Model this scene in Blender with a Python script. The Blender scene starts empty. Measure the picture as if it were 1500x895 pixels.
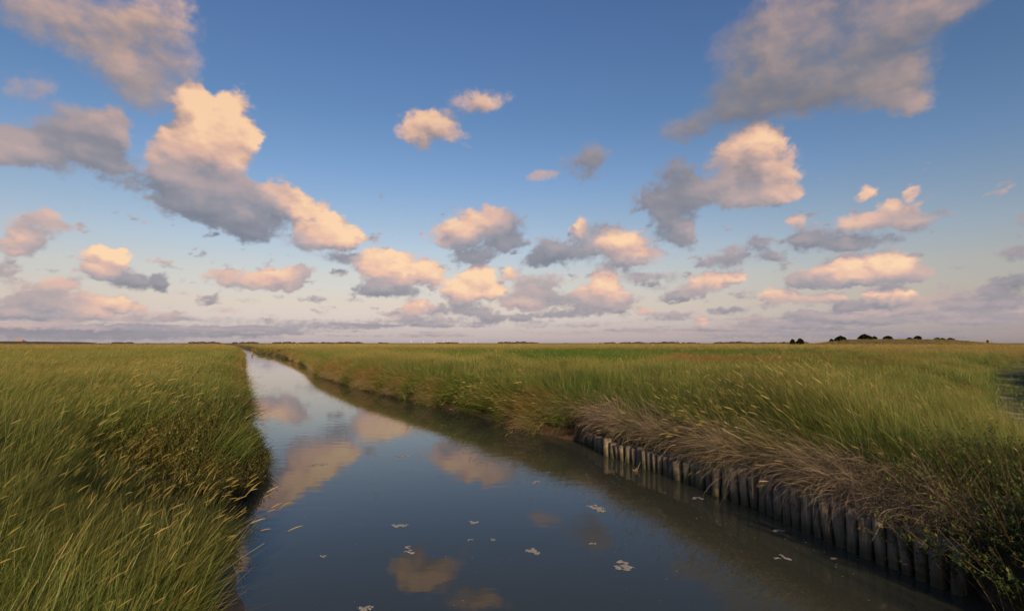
import bpy, bmesh, math, random
import numpy as np

S = bpy.context.scene
COL = S.collection
R = math.radians
rng = np.random.default_rng(11)
random.seed(5)

# ------------------------------------------------------------------ camera
H = 2.0                      # eye height above the water
FPX = 777.0                  # focal length in pixels of a 1500 x 895 picture
CX, CY = 750.0, 447.5
PITCH = math.atan((502.5 - CY) / FPX)
cam_d = bpy.data.cameras.new('camera')
cam_d.sensor_width = 36.0
cam_d.lens = 36.0 * FPX / 1500.0
cam_d.clip_start = 0.05
cam_d.clip_end = 40000.0
cam = bpy.data.objects.new('camera', cam_d)
cam.location = (0, 0, H)
cam.rotation_euler = (R(90) + PITCH, 0, 0)
COL.objects.link(cam)
S.camera = cam

# ------------------------------------------------------------------ exposure, sun
S.view_settings.view_transform = 'Standard'
S.view_settings.look = 'None'
S.view_settings.gamma = 1.0
S.view_settings.use_curve_mapping = False
EXPO = 0.8
S.view_settings.exposure = EXPO
SUN_EL = 11.0
SUN_AZ = 165.0               # compass-like: 0 = straight ahead (+Y), 90 = right (+X); so behind the camera, a little to the right
SKY_STRENGTH = 0.0871
sd = bpy.data.lights.new('sun', 'SUN')
sd.energy = 4.8
sd.angle = R(0.6)
sd.color = (1.0, 0.70, 0.38)
sun = bpy.data.objects.new('sun', sd)
sdir = (math.sin(R(SUN_AZ)) * math.cos(R(SUN_EL)), math.cos(R(SUN_AZ)) * math.cos(R(SUN_EL)), math.sin(R(SUN_EL)))
from mathutils import Vector, Euler, noise as mnoise
sun.rotation_euler = Vector(sdir).to_track_quat('Z', 'Y').to_euler()
sun.location = (0, 0, 60)
COL.objects.link(sun)

# ------------------------------------------------------------------ pixel -> direction / point (photograph is 1500 x 895)
def pdir(px, py):
    x, y = (px - CX) / FPX, (CY - py) / FPX
    c, s = math.cos(PITCH), math.sin(PITCH)
    v = Vector((x, c - y * s, s + y * c))
    return v.normalized()

def at(px, py, z=0.0):
    d = pdir(px, py)
    t = (z - H) / d.z
    return (d.x * t, d.y * t)

def at_y(px, py, Y):
    d = pdir(px, py)
    t = Y / d.y
    return Vector((d.x * t, Y, H + d.z * t))

# ------------------------------------------------------------------ node helper
class NB:
    def __init__(self, tree):
        self.t = tree
        tree.nodes.clear()
    def n(self, typ, **kw):
        nd = self.t.nodes.new(typ)
        for k, v in kw.items():
            setattr(nd, k, v)
        return nd
    def link(self, a, b):
        self.t.links.new(a, b)
    def put(self, sock, v):
        if isinstance(v, bpy.types.NodeSocket):
            self.t.links.new(v, sock)
        elif v is not None:
            sock.default_value = v
    def m(self, op, a, b=None, c=None, clamp=False):
        nd = self.n('ShaderNodeMath', operation=op, use_clamp=clamp)
        self.put(nd.inputs[0], a)
        if b is not None: self.put(nd.inputs[1], b)
        if c is not None: self.put(nd.inputs[2], c)
        return nd.outputs[0]
    def v(self, op, a, b=None, c=None):
        nd = self.n('ShaderNodeVectorMath', operation=op)
        self.put(nd.inputs[0], a)
        if b is not None: self.put(nd.inputs[1], b)
        if c is not None: self.put(nd.inputs[2], c)
        return nd.outputs['Value'] if op in ('DOT_PRODUCT', 'LENGTH', 'DISTANCE') else nd.outputs['Vector']
    def mix(self, f, a, b, blend='MIX'):
        nd = self.n('ShaderNodeMix', data_type='RGBA', blend_type=blend)
        self.put(nd.inputs[0], f)
        self.put(nd.inputs[6], a if isinstance(a, bpy.types.NodeSocket) else (*a, 1) if len(a) == 3 else a)
        self.put(nd.inputs[7], b if isinstance(b, bpy.types.NodeSocket) else (*b, 1) if len(b) == 3 else b)
        return nd.outputs[2]
    def noise(self, vec, scale, detail=4, rough=0.55, dist=0.0, out='Fac', dim='3D'):
        nd = self.n('ShaderNodeTexNoise', noise_dimensions=dim)
        self.put(nd.inputs['Vector'], vec)
        nd.inputs['Scale'].default_value = scale
        nd.inputs['Detail'].default_value = detail
        nd.inputs['Roughness'].default_value = rough
        nd.inputs['Distortion'].default_value = dist
        return nd.outputs[out]
    def rng(self, v, a, b, c=0.0, d=1.0, smooth=False):
        nd = self.n('ShaderNodeMapRange', clamp=True)
        if smooth: nd.interpolation_type = 'SMOOTHSTEP'
        self.put(nd.inputs[0], v)
        for i, x in enumerate((a, b, c, d)):
            self.put(nd.inputs[1 + i], x)
        return nd.outputs[0]
    def ramp(self, f, stops, interp='LINEAR'):
        nd = self.n('ShaderNodeValToRGB')
        cr = nd.color_ramp
        cr.interpolation = interp
        while len(cr.elements) < len(stops):
            cr.elements.new(0.5)
        for e, (p, c) in zip(cr.elements, stops):
            e.position = p
            e.color = (*c, 1) if len(c) == 3 else c
        self.put(nd.inputs[0], f)
        return nd.outputs[0]

# ------------------------------------------------------------------ world: clear evening sky
W = bpy.data.worlds.new('World')
S.world = W
W.use_nodes = True
g = NB(W.node_tree)
tc = g.n('ShaderNodeTexCoord').outputs['Generated']
sep = g.n('ShaderNodeSeparateXYZ'); g.link(tc, sep.inputs[0])
sky = g.n('ShaderNodeTexSky', sky_type='NISHITA')
sky.sun_disc = False
sky.sun_elevation = R(SUN_EL)
sky.sun_rotation = R(SUN_AZ)
sky.altitude = 0
sky.air_density = 1.0
sky.dust_density = 0.6
sky.ozone_density = 1.6
# sea air: a little pinker at the horizon, deeper blue higher up, the same all the way round
tint = g.ramp(sep.outputs[2], [(p, tuple(min(1, v / 1.3) for v in c)) for p, c in
    [(0.0, (.68, .66, 1.24)), (0.022, (.62, .57, .95)), (0.07, (.86, .62, .66)), (0.122, (1.0, .725, .67)), (0.174, (.955, .78, .775)), (0.225, (.86, .77, .80)), (0.292, (.715, .739, .87)), (0.391, (.575, .675, .84)), (0.545, (.52, .62, .86))]])
skyc = g.mix(1.0, sky.outputs[0], tint, 'MULTIPLY')
skyc = g.v('MULTIPLY', skyc, (1.3, 1.3, 1.3))
bg = g.n('ShaderNodeBackground'); g.link(skyc, bg.inputs[0]); bg.inputs[1].default_value = SKY_STRENGTH
wo = g.n('ShaderNodeOutputWorld'); g.link(bg.outputs[0], wo.inputs[0])

# ------------------------------------------------------------------ cloud dome named sky: evening cumulus far outside everything
# every cloud puff: centre and half-size (as seen in the photograph, turned into azimuth / elevation), opacity, how sunlit it is
PUFFS = [
 # high pink veil, far left
 (40,5,150,48,.50,.52),(130,40,130,55,.72,.62),(195,75,92,58,.74,.60),(225,115,62,48,.48,.48),(235,15,66,48,.74,.66),(278,80,28,38,.45,.6),(195,130,66,34,.5,.42),
 # left bank of shaded cumulus
 (60,215,95,38,.95,.36),(15,215,60,30,.95,.52),(120,190,65,36,1,.34),(163,180,34,26,.95,.6),(150,225,50,26,.8,.25),(30,130,38,22,.55,.45),(75,122,32,24,.6,.5),(188,200,20,16,.7,.45),(168,255,34,20,.6,.2),(196,272,22,18,.5,.2),
 # tall sunlit cumulus
 (280,152,24,28,1,1),(345,160,32,32,1,1),(312,175,48,36,1,1),(325,210,48,42,1,.95),(280,210,45,32,1,.9),(245,235,40,32,1,.72),(295,250,70,42,1,.5),(250,275,55,36,1,.36),(315,290,75,38,1,.28),(350,308,68,32,1,.2),(295,308,55,24,.9,.25),(372,330,42,22,.9,.17),(390,300,46,32,1,.4),(406,285,28,24,1,.8),(430,297,22,18,.95,.88),(368,350,28,12,.7,.1),(372,198,16,22,.7,.85),
 (465,328,36,32,1,.95),(492,342,36,20,1,.9),(440,352,26,16,.8,.35),(472,358,38,16,1,.6),(515,350,20,12,.8,.8),(490,380,22,9,.5,.1),(516,378,16,6,.4,.3),
 # small ones left
 (45,333,55,18,.95,.55),(60,315,30,14,.9,.6),(102,330,28,8,.8,.45),(28,355,36,20,1,.75),(52,362,18,14,.8,.2),
 (150,385,36,22,1,.9),(172,374,22,11,.9,.95),(138,400,34,13,1,.55),(180,408,32,15,1,.22),(212,415,34,14,1,.1),(236,415,15,14,.9,.1),(238,385,22,5,.8,.5),
 (8,395,20,20,.9,.4),(60,422,58,11,1,.5),(88,415,30,12,.9,.72),
 (25,442,60,12,.95,.4),(95,446,45,10,.95,.5),(150,450,38,13,.95,.8),(176,443,20,11,.9,.8),(120,434,40,6,.8,.6),(203,455,20,10,.85,.65),(50,460,90,10,.85,.3),(145,466,55,6,.8,.65),(248,463,28,8,.85,.55),(20,476,40,5,.8,.7),(70,478,40,5,.8,.65),(128,481,30,4,.8,.65),
 (60,490,240,14,.8,.16),(260,486,220,10,.62,.2),(430,471,170,5,.6,.25),(500,478,110,4,.7,.2),(390,482,160,5,.55,.4),
 (335,404,42,10,.95,.65),(345,415,36,10,.95,.55),(400,410,38,17,1,.8),(430,408,25,18,1,.65),(443,400,15,12,.9,.3),(302,440,20,8,.8,.35),(460,437,24,6,.8,.12),
 # middle
 (553,384,34,20,1,.95),(590,393,46,22,1,.9),(575,408,42,16,1,.7),(630,400,22,20,.75,.8),(545,422,28,12,1,.2),(577,428,48,10,1,.15),(513,380,20,8,.65,.2),
 (612,449,22,11,1,.85),(590,462,28,10,.9,.5),(618,470,28,8,.8,.25),(638,455,18,10,.9,.3),
 (700,328,42,24,1,.8),(665,345,38,18,.9,.75),(725,325,26,22,.9,.55),(702,358,42,22,1,.32),(690,378,33,11,1,.2),(752,335,24,26,.85,.18),(742,356,26,16,.75,.2),
 (692,420,42,19,1,1),(703,402,24,15,1,1),(672,430,28,15,1,.9),(722,430,17,13,.9,.95),(680,450,38,10,1,.25),(700,460,34,8,.9,.35),(722,465,18,7,.8,.2),(743,400,10,14,.55,.8),
 (815,375,48,16,1,.12),(802,360,28,16,1,.3),(852,358,32,18,.9,.42),(852,332,12,13,.9,.8),(780,384,28,9,.8,.15),
 (918,362,42,24,1,.8),(900,352,26,17,.9,.8),(938,376,34,12,.95,.7),(905,386,45,11,1,.3),(882,335,28,13,.65,.2),
 (790,414,38,17,1,.42),(775,430,32,14,1,.55),(768,446,34,10,1,.9),(812,440,58,12,1,.3),(887,412,22,20,1,.95),(872,430,38,17,1,.75),(902,438,24,16,1,.75),(885,452,45,9,1,.3),(822,460,50,7,1,.2),(760,465,28,6,.9,.15),
 (856,240,36,32,.75,.22),(795,257,24,9,.65,.55),(882,222,28,18,.45,.22),
 (618,188,38,27,.85,.78),(645,176,30,18,.8,.74),(664,200,26,12,.7,.68),(688,152,36,20,.72,.68),(716,148,22,20,.62,.66),(682,213,10,7,.5,.7),(745,140,8,11,.4,.6),
 # great grey cloud, upper right
 (1200,35,165,72,1,.38),(1130,60,88,54,.95,.42),(1265,65,130,62,1,.38),(1150,118,105,50,1,.28),(1240,128,100,42,1,.32),(1345,15,105,42,.95,.5),(1322,125,56,40,.95,.42),(1342,152,42,22,.9,.58),(1100,140,82,38,.85,.22),(1045,178,80,30,.65,.2),(1005,192,38,22,.45,.2),(1395,12,55,16,.6,.5),
 (1100,212,42,32,1,.8),(1085,235,46,32,1,.7),(1132,248,42,32,1,.75),(1112,198,24,20,1,.9),(1146,198,12,18,.6,.75),(1150,285,28,16,.9,.7),(1060,280,66,27,1,.4),(980,285,55,32,1,.18),(1005,248,46,22,.75,.22),(985,330,36,27,1,.2),(1002,345,22,22,.9,.35),(940,290,18,18,.6,.2),(1105,288,50,16,.95,.55),
 # right
 (1268,284,15,14,.9,.8),(1318,300,34,13,.85,.7),(1340,280,12,11,.75,.75),(1270,325,46,15,1,.62),(1312,320,42,15,1,.55),(1200,355,56,17,1,.22),(1262,354,56,13,1,.22),(1180,345,26,17,1,.3),(1165,322,14,12,.85,.7),(1342,325,30,15,.9,.38),(1377,310,20,8,.65,.2),
 (1250,393,66,21,1,.9),(1312,384,32,19,1,.9),(1200,405,52,14,1,.6),(1302,404,56,13,1,.62),(1342,400,26,13,.9,.5),(1250,415,90,7,1,.28),(1170,410,22,11,1,.25),
 (1140,432,28,12,1,.75),(1190,438,40,10,.95,.6),(1225,436,18,9,.9,.68),(1302,431,38,13,1,.9),(1270,445,48,9,1,.3),(1332,442,28,10,1,.45),(1240,450,28,6,1,.2),
 (1492,415,52,15,1,.1),(1487,370,28,11,1,.22),(1440,430,40,11,.95,.3),(1390,435,34,10,.95,.5),(1500,320,12,14,.6,.25),(1430,446,60,7,.9,.3),(1492,455,40,6,.9,.5),
 (1062,383,42,12,1,.28),(1112,355,22,13,.85,.18),(1120,372,16,12,.75,.2),(1047,410,36,13,1,.8),(1012,424,42,12,1,.5),(990,436,28,8,1,.25),(970,405,38,10,.75,.3),(1077,405,16,10,.9,.75),
 (1063,455,33,7,1,.12),(945,456,16,6,.9,.65),(975,464,30,8,.8,.3),(1028,470,13,9,.9,.85),(1105,478,100,6,.85,.42),(1200,471,120,9,.85,.38),(1350,466,120,9,.85,.4),(1460,470,80,9,.85,.38),(1000,487,190,4,.55,.4),(1260,489,260,7,.75,.22),(1200,460,48,7,.9,.3),(1302,457,38,6,.9,.6),(1395,458,40,6,.9,.4),(820,488,80,3,.6,.4),(650,489,70,3,.5,.45),
 # smaller company, low over the horizon
 (455,395,18,7,.6,.5),(500,400,14,6,.5,.3),(520,440,16,5,.5,.3),(360,440,22,5,.5,.35),(330,455,26,5,.55,.5),(270,430,14,5,.45,.3),(660,470,22,7,.7,.4),(640,478,24,5,.6,.35),(705,475,30,6,.7,.25),(745,440,16,10,.6,.3),(760,402,14,12,.6,.6),(930,405,22,10,.7,.35),(925,438,20,8,.7,.3),(955,420,20,8,.6,.25),(1000,460,24,7,.7,.5),(1090,432,20,9,.6,.3),(1120,448,22,7,.7,.45),(1170,458,26,7,.75,.35),(1100,466,30,6,.7,.5),(1240,464,34,7,.75,.5),(1350,452,30,7,.8,.55),(1410,470,34,7,.8,.5),(1440,455,30,7,.8,.3),(1480,440,30,10,.9,.25),(1390,418,24,8,.6,.3),(1075,365,20,10,.6,.25),(1140,380,18,10,.5,.25),(1415,445,30,8,.8,.4),
 (870,475,40,6,.6,.35),(780,476,34,6,.6,.35),(940,482,44,5,.6,.5),(1080,490,70,5,.6,.5),(560,470,30,4,.5,.35),(20,458,40,7,.85,.6),(60,434,34,7,.8,.35),(130,458,30,7,.85,.75),(215,470,34,6,.75,.4),(170,478,50,5,.75,.3),(90,472,34,5,.8,.7),
]

def azel(px, py):
    d = pdir(px, py)
    return math.degrees(math.atan2(d.x, d.y)), math.degrees(math.asin(d.z))

def _h(ix, iy, seed):
    ix = (ix.astype(np.int64) * 374761393 + iy.astype(np.int64) * 668265263 + seed * 1442695041) & 0xFFFFFFFF
    ix = ((ix ^ (ix >> 13)) * 1274126177) & 0xFFFFFFFF
    ix = ((ix ^ (ix >> 15)) * 2246822519) & 0xFFFFFFFF
    return (ix ^ (ix >> 16)) & 0xFFFFFFFF

def gnoise(x, y, seed=0):
    """gradient noise, about -1 .. 1"""
    x0, y0 = np.floor(x), np.floor(y)
    fx, fy = x - x0, y - y0
    u, w = fx * fx * fx * (fx * (fx * 6 - 15) + 10), fy * fy * fy * (fy * (fy * 6 - 15) + 10)
    def gr(dx, dy):
        a = _h(x0 + dx, y0 + dy, seed) * (2 * math.pi / 4294967296.0)
        return np.cos(a) * (fx - dx) + np.sin(a) * (fy - dy)
    n0 = gr(0, 0) * (1 - u) + gr(1, 0) * u
    n1 = gr(0, 1) * (1 - u) + gr(1, 1) * u
    return (n0 * (1 - w) + n1 * w) * 1.5

def fbm(x, y, octs=5, gain=0.5, seed=0):
    t, a, f = 0.0, 1.0, 1.0
    for k in range(octs):
        t = t + a * gnoise(x * f + 17.3 * k, y * f - 9.1 * k, seed + k)
        a *= gain; f *= 2.03
    return t

def sstep(x, a, b):
    t = np.clip((x - a) / (b - a), 0, 1)
    return t * t * (3 - 2 * t)

def cloud_field(PA, PB):
    field, lits = np.zeros_like(PA), np.zeros_like(PA)
    for (px, py, rx, ry, op, lit) in PUFFS:
        a0, e0 = azel(px, py)
        ra = abs(azel(px + rx, py)[0] - azel(px - rx, py)[0]) / 2 * 1.30
        re = abs(azel(px, py - ry)[1] - azel(px, py + ry)[1]) / 2 * 1.30
        sel = np.nonzero((np.abs(PA - a0) < ra) & (np.abs(PB - e0) < re))[0]
        if not len(sel): continue
        r2 = ((PA[sel] - a0) / ra) ** 2 + ((PB[sel] - e0) / re) ** 2
        w = np.maximum(0, 1 - r2) ** 1.3 * op
        field[sel] += w; lits[sel] += w * lit
    return field, lits

def clouds(A, B):
    """coverage and sunlitness of the cloud layer at azimuth A, elevation B (degrees, arrays)"""
    sh = A.shape
    A, B = A.ravel().astype(float), B.ravel().astype(float)
    low = np.clip(B / 14.0, 0.10, 1.0)                # far clouds near the horizon are small
    dA, dB = np.zeros_like(A), np.zeros_like(A)
    for k, lam in enumerate((3.6, 1.8, 0.9, 0.45, 0.22)):
        amp = (0.11, 0.17, 0.29, 0.36, 0.36)[k] * lam * np.clip((0.30 + 3.4 * low) / lam, 0.0, 1.0) ** 1.5
        dA += amp * gnoise(A / lam, B / lam * 1.3, 40 + k)
        dB += amp * 0.75 * gnoise(A / lam, B / lam * 1.3, 60 + k)
    PA, PB = A + dA, B + dB
    field, lits = cloud_field(PA, PB)
    step = 0.25 + 1.15 * low                          # look a little way towards the sun: up, and to the right
    fsun, _ = cloud_field(PA + 0.35 * step, PB + step)
    # the rest of the sky, outside the picture, carries the same broken cumulus
    out = np.maximum(sstep(np.abs(A - 360 * (A > 180)), 47, 54), sstep(B, 37, 44))
    o = out * sstep(fbm(A / 16, B / 10, 4, .5, 7), 0.05, 0.6) * sstep(B, 0, 3)
    da = (A - SUN_AZ + 180) % 360 - 180
    o = o * sstep(np.hypot(da, B - SUN_EL), 9, 22)    # the low sun itself stands clear
    field += o; fsun += o; lits += o * 0.5
    # scraps of cloud, and the thin flat sheets far off above the horizon
    scr = sstep(fbm(A / 2.6, B / 1.3, 5, .58, 15), 0.30, 1.0) * sstep(B, 1.2, 3.5) * (1 - sstep(B, 11, 18)) * 0.60
    lim = sstep(fbm(A / 6, B / 0.55, 4, .55, 16) + 0.55 * fbm(A / 20, B / 1.6, 2, .5, 17), -0.15, 0.75) * sstep(B, 0.15, 0.6) * (1 - sstep(B, 1.6, 3.6)) * 0.52
    lits += scr * (0.36 + 0.4 * gnoise(A / 1.7, B / 0.9, 19)) + lim * (0.30 + 0.25 * gnoise(A / 1.9, B / 0.28, 18)); 
    lit = lits / (field + scr + lim + 1e-4)
    ftot = field + scr + lim
    crisp = sstep(lit, 0.45, 0.9)
    fine, rel, soft = np.zeros_like(A), np.zeros_like(A), np.zeros_like(A)
    for k, lam in enumerate((5.0, 2.6, 1.3, 0.66, 0.33, 0.17)):
        gg = np.clip((0.25 + 4.0 * low) / lam, 0, 1) ** 1.5
        n = gnoise(A / lam + 0.5 * dA, B / lam * 1.3, 80 + k)
        n2 = gnoise((A + 0.10 * lam) / lam + 0.5 * dA, (B + 0.22 * lam) / lam * 1.3, 80 + k)
        fine += gg * 0.70 ** k * n
        rel += gg * 0.62 ** k * (n - n2)
        if k < 3: soft += gg * 0.7 ** k * n
    d = np.minimum(ftot, 1.25) + (0.50 - 0.12 * crisp) * (1 - 0.45 * (1 - crisp) * sstep(B, 16, 24)) * fine * (0.55 + 0.45 * sstep(ftot, 0.0, 0.5))
    hi = 1.04 - 0.42 * crisp + 0.75 * (1 - crisp) * sstep(B, 17, 27)
    alpha = sstep(d, 0.10, hi) * sstep(ftot, 0.0, 0.22)
    alpha *= 0.985 - 0.13 * (1 - crisp)
    form = np.clip((field - fsun) / (0.35 + 0.65 * np.minimum(field, 1)), -1, 1)
    L = 0.86 * lit - 0.03 + 0.30 * form * (0.45 + 0.55 * crisp) + 0.27 * rel * (0.45 + 0.55 * crisp) + 0.09 * soft
    edge = 1 - sstep(d, 0.25, 0.95)
    L = L + edge * (0.12 * (1 - crisp) - 0.10 * crisp)     # thin margins
    return alpha.reshape(sh), np.clip(L, 0, 1.15).reshape(sh)

# ------------------------------------------------------------------ object helpers
def prop(o, kind=None, label=None, cat=None, group=None):
    if kind: o['kind'] = kind
    if label: o['label'] = label
    if cat: o['category'] = cat
    if group: o['group'] = group
    return o

def mesh_np(name, verts, faces, attrs=None, mat=None, smooth=False):
    """faces: list of tuples, or an (n, k) array"""
    me = bpy.data.meshes.new(name)
    verts = np.asarray(verts, dtype=np.float32).reshape(-1, 3)
    if isinstance(faces, np.ndarray):
        n, k = faces.shape
        me.vertices.add(len(verts)); me.vertices.foreach_set('co', verts.ravel())
        me.loops.add(n * k); me.loops.foreach_set('vertex_index', faces.astype(np.int32).ravel())
        me.polygons.add(n)
        me.polygons.foreach_set('loop_start', np.arange(0, n * k, k, dtype=np.int32))
        me.polygons.foreach_set('loop_total', np.full(n, k, dtype=np.int32))
        me.update(calc_edges=True)
    else:
        me.from_pydata([tuple(map(float, v)) for v in verts], [], faces)
    for nm, arr in (attrs or {}).items():
        at_ = me.attributes.new(nm, 'FLOAT', 'POINT')
        at_.data.foreach_set('value', np.asarray(arr, dtype=np.float32).ravel())
    if smooth:
        me.polygons.foreach_set('use_smooth', np.ones(len(me.polygons), dtype=bool))
    if mat: me.materials.append(mat)
    return me

def obj(name, me, parent=None, loc=None, rot=None, scale=None):
    o = bpy.data.objects.new(name, me)
    COL.objects.link(o)
    if parent is not None: o.parent = parent
    if loc is not None: o.location = loc
    if rot is not None: o.rotation_euler = rot
    if scale is not None: o.scale = scale
    return o

def empty(name, loc, label, cat, group=None, rz=0.0):
    o = bpy.data.objects.new(name, None)
    o.empty_display_size = 0.2
    o.location = loc; o.rotation_euler = (0, 0, rz)
    COL.objects.link(o)
    return prop(o, None, label, cat, group)

def material(name):
    m = bpy.data.materials.new(name)
    m.use_nodes = True
    n = NB(m.node_tree)
    out = n.n('ShaderNodeOutputMaterial')
    return m, n, out

def attr(n, name, inst=False):
    a = n.n('ShaderNodeAttribute', attribute_name=name)
    a.attribute_type = 'INSTANCER' if inst else 'GEOMETRY'
    return a.outputs['Fac']

# ------------------------------------------------------------------ cloud dome
def build_sky():
    azs = np.concatenate([np.arange(-54, 54, 0.105), np.arange(54, 306.01, 1.8)])
    azs[-1] = 306.0
    els = np.concatenate([[-0.6, -0.2], np.arange(0, 6, 0.08), np.arange(6, 37, 0.12), np.linspace(37, 90, 42)])
    A, B = np.meshgrid(azs, els)
    cov, lit = clouds(A, B)
    rad = 20000.0
    a, b = np.radians(A), np.radians(B)
    V = np.stack([np.sin(a) * np.cos(b), np.cos(a) * np.cos(b), np.sin(b)], -1) * rad
    nr, nc = A.shape
    idx = np.arange(nr * nc).reshape(nr, nc)
    F = np.stack([idx[:-1, :-1], idx[:-1, 1:], idx[1:, 1:], idx[1:, :-1]], -1).reshape(-1, 4)
    m, n, out = material('evening_cumulus')
    E = 1.0 / 2 ** EXPO
    lt = attr(n, 'lit')
    geo = n.n('ShaderNodeNewGeometry')
    sp = n.n('ShaderNodeSeparateXYZ'); n.link(geo.outputs['Position'], sp.inputs[0])
    hgt = n.m('DIVIDE', sp.outputs[2], rad)
    up = n.ramp(lt, [(0.0, (.205, .18, .175)), (0.25, (.275, .232, .215)), (0.5, (.43, .315, .275)), (0.75, (.71, .45, .335)), (1.0, (.93, .61, .385))])
    lo = n.ramp(lt, [(0.0, (.165, .18, .24)), (0.25, (.30, .285, .335)), (0.5, (.54, .405, .395)), (0.75, (.82, .52, .405)), (1.0, (.99, .69, .44))])
    c = n.mix(n.rng(hgt, 0.12, 0.42), lo, up)
    c = n.mix(n.rng(hgt, 0.0, 0.15, 0.20, 0.0), c, (.55, .47, .46))
    em = n.n('ShaderNodeEmission'); n.link(c, em.inputs[0]); em.inputs[1].default_value = E
    tr = n.n('ShaderNodeBsdfTransparent')
    mx = n.n('ShaderNodeMixShader')
    n.link(attr(n, 'cover'), mx.inputs[0]); n.link(tr.outputs[0], mx.inputs[1]); n.link(em.outputs[0], mx.inputs[2])
    n.link(mx.outputs[0], out.inputs[0])
    try: m.cycles.emission_sampling = 'NONE'
    except Exception: pass
    o = obj('sky', mesh_np('sky', V.reshape(-1, 3), F, {'cover': cov, 'lit': lit}, m, True))
    prop(o, 'structure')
build_sky()

# ------------------------------------------------------------------ the creek: its two water lines
def poly(pts):
    p = np.array([at(x, y) for x, y in pts])
    return p
POST_PX = [(856,646),(861,648),(868,652.5),(876,659),(883,662.5),(891,667),(899,669.5),(906,672),(913.5,674.5),(922.5,677),(930,680),(938,682.5),(945.5,685.5),(953,687.5),(961,690.5),(968.5,693),(976.5,696),(985.5,699),(995.5,703),(1007.5,707),(1017.5,710),(1027.5,714),(1039.5,721),(1048.5,725.5),(1063.5,729),(1078.5,734.5),(1092.5,738.5),(1107,743),(1120,748.5),(1131.5,753.5),(1142.5,759),(1155,765),(1168.5,771.5),(1183,778.5),(1200,785.5),(1216,792),(1233,799),(1250.5,807.5),(1270.5,816),(1291,824),(1310,831.5),(1330,840),(1351.5,848.5),(1375.5,859),(1402,868)]
right_px = [(349,508.6),(369,512.6),(378.7,517.4),(402,520.6),(424.5,526),(451,536),(470,551.5),(530,569),(600,586),(650,597),(690,607),(740,620),(780,633),(825,643)] + POST_PX
left_px = [(334,507),(340,511.5),(355,518.5),(356,523.8),(354,529),(353,542),(350,552.6),(350,570),(352,600),(362,640),(376,672),(384,690),(368,712),(338,739),(302,765),(312,785),(326,806),(346,850),(362,895)]
rp = poly(right_px)[::-1]; lp = poly(left_px)[::-1]
rp = np.vstack([[[4.4, -60], [3.9, -6], [3.62, 0], [3.6, 3.4]], rp])
lp = np.vstack([[[-2.2, -60], [-1.75, -6], [-1.6, 0], [-1.75, 3.0]], lp])
rp = np.vstack([rp, rp[-1] + (rp[-1] - rp[-3]) * 1.2]); lp = np.vstack([lp, lp[-1] + (lp[-1] - lp[-3]) * 1.2])
def mono(p):
    o = np.argsort(p[:, 1]); return p[o]
rp, lp = mono(rp), mono(lp)
YG = np.concatenate([np.arange(-60, 0, 1.0), np.arange(0, 60, 0.1), np.arange(60, 700, 1.0)])
def smooth(a, k):
    ker = np.hanning(k + 2)[1:-1]; ker /= ker.sum()
    pad = np.concatenate([np.full(k // 2, a[0]), a, np.full(k // 2, a[-1])])
    return np.convolve(pad, ker, 'valid')
XR, XL = smooth(np.interp(YG, rp[:, 1], rp[:, 0]), 5), smooth(np.interp(YG, lp[:, 1], lp[:, 0]), 5)
SR, SL = np.gradient(XR, YG), np.gradient(XL, YG)
SR, SL = smooth(SR, 15), smooth(SL, 9)
def land(x, y):
    """distance to the water line, positive on land; which bank (-1 left, +1 right)"""
    xr, xl = np.interp(y, YG, XR), np.interp(y, YG, XL)
    cr = 1 / np.sqrt(1 + np.interp(y, YG, SR) ** 2); cl = 1 / np.sqrt(1 + np.interp(y, YG, SL) ** 2)
    dr, dl = (x - xr) * cr, (xl - x) * cl
    side = np.where(dr > dl, 1.0, -1.0)
    return np.maximum(dr, dl), side
def bank_normal(x, y):
    """unit vector pointing from land to water"""
    _, side = land(x, y)
    s = np.where(side > 0, np.interp(y, YG, SR), np.interp(y, YG, SL))
    nx, ny = 1 / np.sqrt(1 + s * s), -s / np.sqrt(1 + s * s)
    return -side * nx, -side * ny

PATH = np.array([[6.0, 3.2], [7.9, 6.6], [10.6, 9.8], [13.8, 13.4], [17.6, 17.9], [23.6, 24.2], [33.5, 33.0], [48.0, 44.0]])
def path_dist(x, y):
    d = np.full(np.shape(x), 1e9)
    for (x0, y0), (x1, y1) in zip(PATH[:-1], PATH[1:]):
        dx, dy = x1 - x0, y1 - y0
        t = np.clip(((x - x0) * dx + (y - y0) * dy) / (dx * dx + dy * dy), 0, 1)
        d = np.minimum(d, np.hypot(x - x0 - t * dx, y - y0 - t * dy))
    return d

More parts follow.
